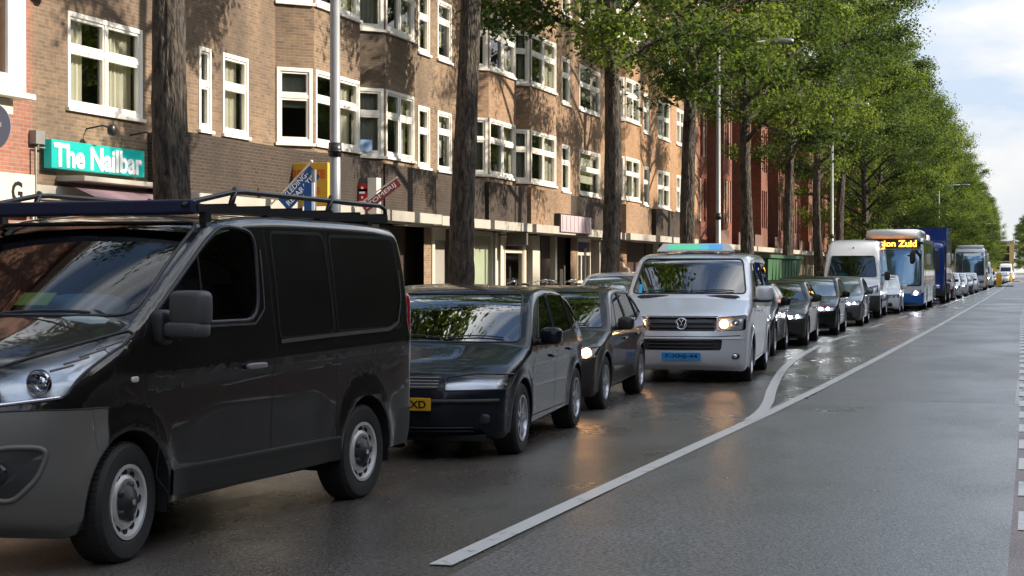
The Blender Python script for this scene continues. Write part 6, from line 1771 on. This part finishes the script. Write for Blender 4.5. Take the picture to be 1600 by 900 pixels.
# hidden behind the taxi van: only its flank shows
sedan('black car mostly hidden behind the silver taxi van', at_wheel(-4.70, 33.2, 3.2, .905, .78), 3.2, P_['black'], detail=1, lit=False, group=Q)
sedan('dark grey saloon with bright paired headlights in front of the waste container', at_wheel(-4.66, 38.0, 2.6, .905, .78), 2.6, P_['golf'], detail=2, group=Q, litm='white_strong')
def grey_x(B, root):
    p = B.front(.55, .72, .01); b = MB(); b.superell(p, (.5, .05, .03), .6); b.build('red_strip', M['red_lens'], root, smooth=True)
hatch('dark car with a tinge of red by its headlight, behind the dark saloon', at_wheel(-4.70, 44.6, 2.0, .90, .86), 2.0, P_['black'], L_=4.45, H=1.50, Wd=.90, detail=1, style=10, group=Q, wb=2.7, litm='white_strong', extra=grey_x)
hatch('dark grey hatchback right in front of the white high-roof van', at_wheel(-4.76, 52.0, 1.6, .895, .85), 1.6, P_['grey'], L_=4.3, H=1.47, Wd=.895, detail=1, style=5, group=Q, litm='white_on')

def boxy(label, cat, name, loc, rz, Wd, L_, H, prof, axles, Rw, pm, wsq, sidew, belt, tumble=.05, r=.1, cf=.12, crr=.05, lamps=None, extra=None, lit=True, group=None, style=8, mir=None, lower=None, glass=None, zb=.28, yb=1.6, litm='white_on', crown=.06, mirz=None, fine=.7):
    root = empty(name, loc, R(rz))
    def W(y, z):
        t = max(0, (z - belt) / max(.1, H - belt)); return Wd - tumble * t ** 1.3 - .02 * max(0, (.6 - z))
    B = Body(prof, W, yb, cf, crr, crown, r, taper=(.03, .8, .02, .4), fine=fine)
    for a in axles: cut_arch(B, a, Rw, Rw + .07)
    g = glass or M['far_glass']
    if wsq:
        fs = B.cut(rpoly(wsq[0], .08), 'y', lambda c, n: c.y < wsq[1] and n.y < -.05)
        B.extract(fs, 'windscreen', g, root, off=.004, seal=.015)
    for wp in sidew:
        fs = B.cut(rpoly(wp, .05, 3), 'x', lambda c, n: abs(c.x) > Wd * .6)
        for sg in (1, -1):
            q = [f for f in fs if f.calc_center_median().x * sg > 0]
            if q: B.extract(q, 'side_window', M['far_glass'], root, off=.003, delete=False)
        bmesh.ops.delete(B.bm, geom=fs, context='FACES')
    if lamps: headlight(B, root, rpoly(lamps[0], .02, 3), lamps[1], lit, lamps[2], litm=litm)
    if lower:
        fs = B.cut(lower[0], 'x', lambda c, n: True, pad=.8); B.extract(fs, 'lower_front', lower[1], root)
    for a in axles:
        arch_parts(B, root, a, Rw, Rw + .07, lip=0)
        for sg in (1, -1): wheel(root, sg * (Wd - .15), a, Rw, .25, style, sg)
    if extra: extra(B, root)
    b = MB(); b.bx(-Wd + .15, Wd - .15, .3, L_ - .2, zb - .02, zb + .05); b.build('underbody', M['under'], root)
    for sg in (1, -1):
        if mir:
            y, z, hh, m_ = mir; p = B.side(y, z, 0, sg); b = MB(); b.superell((p.x + sg * .2, y - .12, z), (.2, .16, hh), .5); o = b.build('door_mirror', m_, root, smooth=True)
            b = MB(); b.tube([(p.x - sg * .03, y, z + hh * .1), (p.x + sg * .18, y - .1, z + hh * .1)], .025, 6); b.build('mirror_arm', M['black'], o)
        b = MB(); b.superell((sg * (Wd - .12), L_ - .02, 1.0), (.12, .05, .4), .5); b.build('tail_light', M['red_lens'], root, smooth=True)
    B.finish(pm, root); tag(root, label, cat, group); return root, B

# white high-roof van
def spr_x(B, root):
    fs = None
    b = MB(); b.box(B.front(0, .93, .01), (.9, .02, .16)); b.build('grille', M['blackm'], root)
    b = MB(); p = B.front(0, .95, .03); b.lathe([(0, 0), (.09, 0), (.095, .01)], tuple(p), 'Y', 20)
    b.build('emblem', M['chrome'], root)
    b = MB(); b.box((-.42, 1.18, 1.47), (.5, .02, .17), mat=Matrix.Rotation(-.5, 4, 'X')); b.build('windscreen_card', M['cyan'], root)
    p = B.front(.0, 2.42, .012); b = MB(); b.superell(p, (.05, .03, .1), 1); b.build('antenna', M['black'], root)
    b = MB(); b.bx(-.85, .85, 1.35, 1.75, 1.15, 1.32); b.build('dashboard', M['interior'], root); b = MB(); b.bx(-.9, .9, 2.7, 2.75, .4, 2.6); b.build('bulkhead', pmat('pale_bulkhead', (0.35, 0.34, 0.32), .8), root)
    plate(root, B.front(0, .55, .014), .52, .11, '', M['plate_yellow'], M['plate_text'])
    gaps(B, root, ([(1.35, .4), (1.33, 1.0), (1.42, 1.4)], [(2.45, .35), (2.45, 2.2)], [(3.75, .4), (3.75, 2.5)], [(1.35, .38), (3.75, .38)]))
    gaps(B, root, ([(1.3, .60), (5.6, .62)],), .09, 'side_moulding', m=M['black_soft'], off=.01)
sp_prof = [(.14, .28), (.04, .34, .05), (.0, .5, .1), (.02, .8, .1), (.08, 1.05, .1), (.2, 1.14, .1), (.75, 1.36, .08), (1.35, 2.15, .2), (1.75, 2.60, .35), (2.3, 2.74, .4), (5.2, 2.74, .4), (5.85, 2.70, .12), (5.92, 1.2, .2), (5.92, .4, .06), (5.86, .32)]
boxy('white high-roof van with a bright blue card behind its windscreen', 'van', 'high_roof_van', at_wheel(-4.96, 60.7, 1.5, .995, 1.0), 1.5, .995, 5.92, 2.76, sp_prof, (1.0, 4.66), .35, P_['white'],
     ([(-.84, 1.42), (.84, 1.42), (.74, 2.14), (-.74, 2.14)], 1.9), ([(1.42, 1.35), (2.36, 1.35), (2.36, 2.02), (1.85, 2.04)],), 1.1, tumble=.16, r=.12, cf=.22, extra=spr_x, glass=M['c_glass'],
     lamps=([(.55, .88), (.93, .90), (.92, 1.14), (.62, 1.06)], .8, ((.72, .98, .06),)), lit=False, lower=([(-.2, .2), (.5, .2), (.5, .78), (-.2, .78)], M['black_soft']), mir=(1.45, 1.45, .32, M['black']), group=None)
hatch('small white hatchback between the white high-roof van and the blue and white bus', at_wheel(-4.80, 67.2, 1.2, .85, .75), 1.2, P_['white'], L_=3.9, H=1.50, Wd=.86, detail=1, style=7, lit=False, wb=2.45, fo=.78)

# city bus, white over blue, amber destination display
M['display'] = pmat('display_board', (0.01, 0.01, 0.01), .2); M['amber_text'] = pmat('amber_led', (1, .35, .03), .4, emis=(1.0, .30, .03), es=3.2)
M['pale_panel'] = pmat('pale_grey_panel', (0.45, 0.46, 0.46), .4)
def bus_x(B, root):
    fs = B.cut(rpoly([(-1.12, 2.52), (1.12, 2.52), (1.10, 2.95), (-1.10, 2.95)], .05), 'y', lambda c, n: c.y < 1.2 and n.y < -.05)
    o = B.extract(fs, 'destination_display', M['display'], root, off=.0, seal=.01)
    if o:
        p = B.front(.08, 2.74, .02); text_mesh('Station Zuid', .3, M['amber_text'], o, name='display_text', loc=(.02, p.y - .02, 2.73), rot=(R(90), 0, 0), off=.008, fit=(1.9, .27), ext=.002)
    b = MB(); b.superell((0, 3.6, 3.10), (2.3, 6.4, .5), .35); b.build('roof_pod', P_['white'], root, smooth=True)
    b = MB(); b.superell((0, 9.6, 3.08), (2.2, 3.6, .4), .35); b.build('roof_pod', P_['white'], root, smooth=True)
    gaps(B, root, ([(.35, .35), (.35, 2.9)], [(1.65, .35), (1.65, 2.9)], [(5.0, .35), (5.0, 2.9)], [(6.3, .35), (6.3, 2.9)], [(8.8, .4), (8.8, 2.7)]), .04, 'door_seam')
bus_prof = [(.12, .28), (.03, .34, .05), (.0, .5, .1), (.0, 1.05, .1), (.26, 2.45, .3), (.42, 2.92, .2), (.8, 3.02, .2), (11.7, 3.02, .2), (11.95, 2.8, .2), (12.0, .5, .05), (11.9, .32)]
boxy('white and blue city bus with an amber destination display', 'bus', 'city_bus', (-5.42, 71.2, 0), .7, 1.275, 12.0, 3.02, bus_prof, (2.75, 8.75), .48, P_['white'],
     ([(-1.17, 1.02), (1.17, 1.02), (1.15, 2.48), (-1.15, 2.48)], 1.2), ([(.55, .9), (1.55, .9), (1.55, 2.75), (.55, 2.75)], [(1.75, 1.25), (4.9, 1.25), (4.9, 2.75), (1.75, 2.75)], [(5.1, .6), (6.2, .6), (6.2, 2.75), (5.1, 2.75)], [(6.4, 1.25), (8.7, 1.25), (8.7, 2.75), (6.4, 2.75)], [(8.9, 1.25), (11.5, 1.25), (11.5, 2.7), (8.9, 2.7)]),
     1.2, tumble=.05, r=.1, cf=.18, extra=bus_x, lamps=([(.75, .62), (1.16, .64), (1.16, .86), (.80, .80)], .8, ((.95, .73, .08),)), lower=([(-.2, .2), (.9, .2), (.9, .92), (-.2, .66)], P_['bus_blue']), mir=(.25, 2.2, .5, M['black']), glass=M['bus_glass'], litm='white_strong')

# dark blue box truck
def truck():
    root = empty('box_truck', (-5.30, 86.8, 0), R(.6))
    b = MB(); b.bx(-1.25, 1.25, 2.1, 9.4, 1.0, 3.75); b.build('cargo_box', P_['truck_blue'], root, bevel=.03)
    b = MB(); b.bx(-1.27, 1.27, 2.08, 9.42, 3.75, 3.8); b.build('box_roof', M['navy'], root)
    b = MB(); b.superell((0, 1.05, 1.75), (2.4, 2.0, 2.5), .22); b.build('cab', P_['truck_blue'], root, smooth=True)
    b = MB(); b.bx(-1.0, 1.0, .02, .06, 1.6, 2.6); b.build('windscreen', M['far_glass'], root)
    for sg in (1, -1): b = MB(); b.bx(sg * 1.19, sg * 1.21, .5, 1.5, 1.7, 2.5); b.build('side_window', M['far_glass'], root)
    b = MB(); b.bx(-.45, .45, 2.0, 9.3, .7, .95); b.bx(-1.15, 1.15, .1, 2.0, .4, .7); b.build('chassis', M['black'], root)
    for y in (1.2, 6.6, 7.7):
        for sg in (1, -1): wheel(root, sg * 1.1, y, .48, .28, 8, sg)
    for sg in (1, -1):
        b = MB(); b.superell((sg * 1.4, .3, 2.2), (.2, .16, .6), .5); b.build('door_mirror', M['white'], root, smooth=True)
        b = MB(); b.superell((sg * .85, .03, .85), (.35, .08, .2), .6); b.build('headlight', M['chrome'], root, smooth=True)
        b = MB(); b.bx(sg * 1.2, sg * 1.24, 3.0, 6.0, .5, .95); b.build('side_guard', M['black_soft'], root)
    b = MB(); b.bx(1.252, 1.262, 8.6, 9.1, 2.0, 2.5); b.build('side_hatch', M['black'], root)
    tag(root, 'dark blue box truck rising behind the city bus', 'truck')
truck()

# cars and vans farther down the queue
hatch('dark red brown car with one bright headlight, right behind the dark blue truck', (-4.95, 97.0, 0), .6, P_['darkred'], detail=1, litm='white_strong', lit=True, H=1.6, L_=4.4, style=7, wb=2.65)
hatch('first silver hatchback between the dark red car and the white coach', (-4.9, 104.5, 0), .5, P_['silver'], detail=1, H=1.55, L_=4.3, style=7, litm='white_strong')
hatch('second silver hatchback between the dark red car and the white coach', (-4.8, 113.0, 0), .5, P_['silver'], detail=1, H=1.52, style=7, litm='white_strong', L_=4.2)
sedan('grey saloon in the middle of the silver cars, two behind the dark red car', (-4.75, 122, 0), .5, P_['grey'], detail=0, lit=False)
hatch('white hatchback just in front of the white coach', (-4.7, 132, 0), .4, P_['white'], detail=0, H=1.5, style=7)
def coach_x(B, root):
    b = MB(); b.superell((0, 3.0, 3.62), (2.2, 4.5, .3), .35); b.build('roof_pod', P_['white'], root, smooth=True)
    b = MB(); b.box(B.side(2.2, .95, .01), (.02, .7, 1.1)); b.build('side_stripe', P_['darkred'], root)
    b = MB(); b.box(B.front(.2, 2.95, .02), (1.4, .02, .22)); b.build('destination_display', M['signwhite'], root)
coach_prof = [(.14, .3), (.03, .36, .05), (.0, .55, .1), (.02, 1.2, .1), (.12, 2.6, .4), (.5, 3.4, .4), (1.1, 3.55, .3), (11.6, 3.55, .3), (11.95, 3.2, .3), (12, .5, .05), (11.9, .34)]
boxy('white touring coach with big white mirrors, far down the queue', 'coach', 'touring_coach', (-4.9, 147.5, 0), .4, 1.275, 12, 3.55, coach_prof, (2.6, 8.6), .5, P_['white'],
     ([(-1.14, 1.25), (1.14, 1.25), (1.08, 3.15), (-1.08, 3.15)], 1.2), ([(.7, 1.7), (11.4, 1.7), (11.4, 2.95), (1.0, 2.95)],), 1.4, tumble=.08, r=.15, cf=.25, extra=coach_x, lamps=([(.75, .6), (1.1, .62), (1.1, .85), (.8, .8)], .8, ((.92, .72, .08),)), lit=False, mir=(.2, 2.75, .6, P_['white']), glass=M['bus_glass'])
boxy('white van behind the yellow beacon, first vehicle after the white coach', 'van', 'delivery_van', (-4.6, 168, 0), .3, .98, 5.4, 2.5, [(q[0] * .91, 1 + (q[1] - 1) * .87 if q[1] > 1 else q[1], *q[2:]) for q in sp_prof], (.95, 4.2), .34, P_['white'],
     ([(-.82, 1.36), (.82, 1.36), (.74, 1.95), (-.74, 1.95)], 1.9), ([(1.3, 1.3), (2.1, 1.3), (2.1, 1.85), (1.7, 1.88)],), 1.1, tumble=.14, cf=.2, lamps=([(.55, .84), (.93, .86), (.92, 1.02), (.62, .98)], .8, ((.72, .93, .06),)), mir=(1.35, 1.4, .3, M['black']))
far_proto, _ = hatch('small distant car nose to tail in the queue beyond the white coach', (-4.5, 178, 0), .2, P_['white'], detail=0, H=1.5, style=7, group='distant cars in the queue')
far2, _ = sedan('small distant car nose to tail in the queue beyond the white coach', (-4.4, 186, 0), .2, P_['grey'], detail=0, group='distant cars in the queue')
y = 193
for k in range(16):
    o = copy_tree(far_proto if k % 3 != 1 else far2); o.location = (-4.4 + .006 * (y - 190), y, 0); y += 6.8 + rt.uniform(0, 1.5)
boxy('white box-like van far down the queue behind the yellow beacon, above the small cars', 'van', 'delivery_van', (-4.3, 310, 0), .3, 1.1, 6, 2.9, [(q[0], q[1] * 1.05, *q[2:]) for q in sp_prof], (.95, 4.2), .34, P_['white'],
     ([(-.85, 1.5), (.85, 1.5), (.8, 2.2), (-.8, 2.2)], 1.9), (), 1.1, tumble=.14, cf=.2)

# cars parked along the left kerb
G2 = 'cars parked along the left kerb'
hatch('silver grey estate car parked by the kerb, roof seen above the grey brown hatchback', (-8.15, 33.2, 0), 180 - 179.2, P_['silver'], detail=1, H=1.62, L_=4.5, Wd=.9, style=7, lit=False, group=G2)
hatch('dark grey car parked by the kerb just left of the silver taxi van', (-8.3, 38.6, 0), .8, P_['grey'], detail=1, H=1.66, L_=4.4, Wd=.9, style=7, lit=False, group=G2)
hatch('dark red car parked by the kerb directly behind the silver taxi van', (-8.35, 43.9, 0), .8, P_['darkred'], detail=1, H=1.72, L_=4.3, Wd=.9, style=7, lit=False, group=G2)
hatch('dark car parked by the kerb beyond the green waste container', (-8.3, 59.5, 0), .8, P_['bluegrey'], detail=0, H=1.5, style=7, lit=False, group=G2)
hatch('grey car parked by the kerb behind the black panel van', (-8.2, 22.0, 0), .8, P_['black'], detail=0, H=1.45, style=7, lit=False, group=G2)

# ------------------------------------------------------------------ people
def person(label, loc, rz, J, Rr, edges, mats, zone, face=None, hair=None, extra=None):
    """one continuous skinned body; J joint positions, zone(co)->material slot"""
    names = list(J); me = bpy.data.meshes.new('person'); me.from_pydata([J[n] for n in names], [(names.index(a), names.index(c)) for a, c in edges], [])
    o = bpy.data.objects.new('person', me); col.objects.link(o)
    md = o.modifiers.new('skin', 'SKIN'); md.use_smooth_shade = True
    for i, n in enumerate(names): me.skin_vertices[0].data[i].radius = Rr[n] if isinstance(Rr[n], tuple) else (Rr[n], Rr[n])
    me.skin_vertices[0].data[names.index('pelvis')].use_root = True
    o.modifiers.new('sub', 'SUBSURF').levels = 2; o.modifiers['sub'].render_levels = 2
    dg = bpy.context.evaluated_depsgraph_get(); m2 = bpy.data.meshes.new_from_object(o.evaluated_get(dg)); bpy.data.objects.remove(o)
    for m in mats: m2.materials.append(m)
    for p in m2.polygons: p.material_index = zone(p.center); p.use_smooth = True
    o = bpy.data.objects.new('person', m2); col.objects.link(o); o.location = loc; o.rotation_euler = (0, 0, rz)
    hd = Vector(J['head'])
    b = MB(); b.superell(hd + Vector((0, .018, .045)), (.175, .205, .2), .95); b.superell(hd + Vector((0, .06, -.01)), (.15, .12, .18), .95); b.build('hair', hair or M['hair'], o, smooth=True)
    b = MB(); b.superell(hd + Vector((0, -.112, -.005)), (.025, .04, .045), 1)
    b.build('nose', M['skin'], o, smooth=True)
    for sx in (-.032, .032): b = MB(); b.superell(hd + Vector((sx, -.096, .025)), (.026, .012, .014), 1); b.build('eye', M['black'], o, smooth=True)
    b = MB(); b.superell(hd + Vector((0, -.096, -.05)), (.045, .012, .012), 1); b.build('mouth', M['lip'], o, smooth=True)
    for sx in (-.09, .09): b = MB(); b.superell(hd + Vector((sx, .005, .0)), (.02, .035, .055), 1); b.build('ear', M['skin'], o, smooth=True)
    tag(o, label, 'person'); return o
M['skin'] = pmat('skin', (0.50, 0.30, 0.21), .5); M['lip'] = pmat('lip', (0.35, 0.14, 0.12), .5); M['hair'] = pmat('brown_hair', (0.09, 0.05, 0.03), .6, bump=.3)
M['jacket'] = pmat('dark_jacket', (0.03, 0.03, 0.035), .8); M['trouser'] = pmat('dark_trousers', (0.03, 0.035, 0.05), .8); M['shoe'] = pmat('shoe', (0.02, 0.02, 0.02), .5); M['tan_coat'] = pmat('tan_coat', (0.32, 0.24, 0.16), .8)
def hand(J, Rr, E, w, sx, side, dirs):
    """palm + four fingers + thumb rooted at wrist joint w; dirs = (forward, across, curl)"""
    f, a, c = [Vector(d).normalized() for d in dirs]; p0 = Vector(J[w]); pal = p0 + f * .05
    J[side + 'palm'] = tuple(pal); Rr[side + 'palm'] = (.022, .03); E.append((w, side + 'palm'))
    for k, (off, ln) in enumerate(((-.027, .062), (-.009, .07), (.009, .066), (.027, .052))):
        q = pal + a * off + f * .03; J[f'{side}k{k}'] = tuple(q); Rr[f'{side}k{k}'] = .010; E.append((side + 'palm', f'{side}k{k}'))
        q2 = q + f * ln * .5 + c * ln * .25; q3 = q2 + f * ln * .15 + c * ln * .5
        J[f'{side}m{k}'] = tuple(q2); Rr[f'{side}m{k}'] = .009; E.append((f'{side}k{k}', f'{side}m{k}'))
        J[f'{side}t{k}'] = tuple(q3); Rr[f'{side}t{k}'] = .0075; E.append((f'{side}m{k}', f'{side}t{k}'))
    q = p0 + f * .025 - a * .035 + c * .01; J[side + 'th0'] = tuple(q); Rr[side + 'th0'] = .012; E.append((w, side + 'th0'))
    q2 = q - a * .02 + f * .03 + c * .02; J[side + 'th1'] = tuple(q2); Rr[side + 'th1'] = .009; E.append((side + 'th0', side + 'th1'))
# pedestrian in a tan coat on the pavement
J = dict(pelvis=(0, 0, .93), spine=(0, .0, 1.12), chest=(0, .01, 1.33), neck=(0, 0, 1.5), head=(0, -.015, 1.63), top=(0, -.01, 1.70),
         ls=(.18, .01, 1.42), le=(.24, .05, 1.14), lw=(.23, -.08, .90), rs=(-.18, .01, 1.42), re=(-.24, .02, 1.14), rw=(-.22, -.12, .92),
         lh=(.095, 0, .88), lk=(.10, -.12, .50), la=(.10, -.06, .09), lt=(.10, -.22, .045), rh=(-.095, 0, .88), rk=(-.10, .08, .50), ra=(-.10, .30, .14), rt=(-.10, .17, .045))
Rr = dict(pelvis=(.15, .11), spine=(.14, .10), chest=(.165, .12), neck=.055, head=(.088, .1), top=(.06, .07), ls=.065, le=.045, lw=.03, rs=.065, re=.045, rw=.03, lh=.09, lk=.06, la=.04, lt=.035, rh=.09, rk=.06, ra=.04, rt=.035)
E_ = [('pelvis', 'spine'), ('spine', 'chest'), ('chest', 'neck'), ('neck', 'head'), ('head', 'top'), ('chest', 'ls'), ('ls', 'le'), ('le', 'lw'), ('chest', 'rs'), ('rs', 're'), ('re', 'rw'), ('pelvis', 'lh'), ('lh', 'lk'), ('lk', 'la'), ('la', 'lt'), ('pelvis', 'rh'), ('rh', 'rk'), ('rk', 'ra'), ('ra', 'rt')]
hand(J, Rr, E_, 'lw', 1, 'L', ((0, -.1, -1), (0, -1, 0), (-1, 0, 0))); hand(J, Rr, E_, 'rw', -1, 'R', ((0, -.1, -1), (0, -1, 0), (1, 0, 0)))
person('pedestrian in a tan coat walking on the pavement left of the silver taxi van', (-11.3, 48.6, .25), R(-12), J, Rr, E_, [M['skin'], M['tan_coat'], M['trouser'], M['shoe']],
       lambda c: 0 if (c.z > 1.5 or (abs(c.x) > .15 and c.z < .9 and c.z > .7)) else (1 if c.z > .78 else (2 if c.z > .11 else 3)))
# driver of the black van, seated behind the wheel (van space: front -Y)
J = dict(pelvis=(0, 0, 0), spine=(0, .05, .2), chest=(0, .08, .42), neck=(0, .06, .58), head=(0, .03, .71), top=(0, .03, .78), ls=(.19, .07, .5), le=(.26, -.12, .28), lw=(.18, -.33, .40), rs=(-.19, .07, .5), re=(-.26, -.12, .28), rw=(-.18, -.33, .40),
         lh=(.10, -.02, 0), lk=(.14, -.45, .08), la=(.13, -.62, -.30), lt=(.13, -.76, -.30), rh=(-.10, -.02, 0), rk=(-.14, -.45, .08), ra=(-.13, -.62, -.30), rt=(-.13, -.76, -.30))
E_ = [('pelvis', 'spine'), ('spine', 'chest'), ('chest', 'neck'), ('neck', 'head'), ('head', 'top'), ('chest', 'ls'), ('ls', 'le'), ('le', 'lw'), ('chest', 'rs'), ('rs', 're'), ('re', 'rw'), ('pelvis', 'lh'), ('lh', 'lk'), ('lk', 'la'), ('la', 'lt'), ('pelvis', 'rh'), ('rh', 'rk'), ('rk', 'ra'), ('ra', 'rt')]
Rr = {k: Rr.get(k, .05) for k in J}
hand(J, Rr, E_, 'lw', 1, 'L', ((-.3, -1, .2), (0, -.2, 1), (-.6, .2, -.4))); hand(J, Rr, E_, 'rw', -1, 'R', ((.3, -1, .2), (0, -.2, 1), (.6, .2, -.4)))
vr = bpy.data.objects['panel_van']; pl = Matrix.Translation(vr.location) @ Matrix.Rotation(vr.rotation_euler.z, 4, 'Z') @ Vector((.42, 1.95, .98))
person('driver in a dark jacket, seen dimly through the side window of the black van', pl, vr.rotation_euler.z, J, Rr, E_, [M['skin'], M['jacket'], M['trouser'], M['shoe']],
       lambda c: 0 if (c.z > .57 or c.y < -.31 and c.z > .3) else (1 if c.z > .06 and not (c.z < .13 and c.y < -.1) else (2 if c.z > -.26 else 3)))

drv = bpy.data.objects['person.001']
for (veh, off, lb) in (('taxi_van', (.42, 1.80, .92), 'driver behind the windscreen of the silver taxi van'), ('hatchback_car', (.38, 2.05, .56), 'driver behind the windscreen of the near black hatchback'), ('hatchback_car.001', (.38, 2.05, .54), 'driver behind the windscreen of the grey brown hatchback')):
    v = bpy.data.objects[veh]; o = copy_tree(drv); o.location = Matrix.Translation(v.location) @ Matrix.Rotation(v.rotation_euler.z, 4, 'Z') @ Vector(off); o.rotation_euler = v.rotation_euler; o['label'] = lb
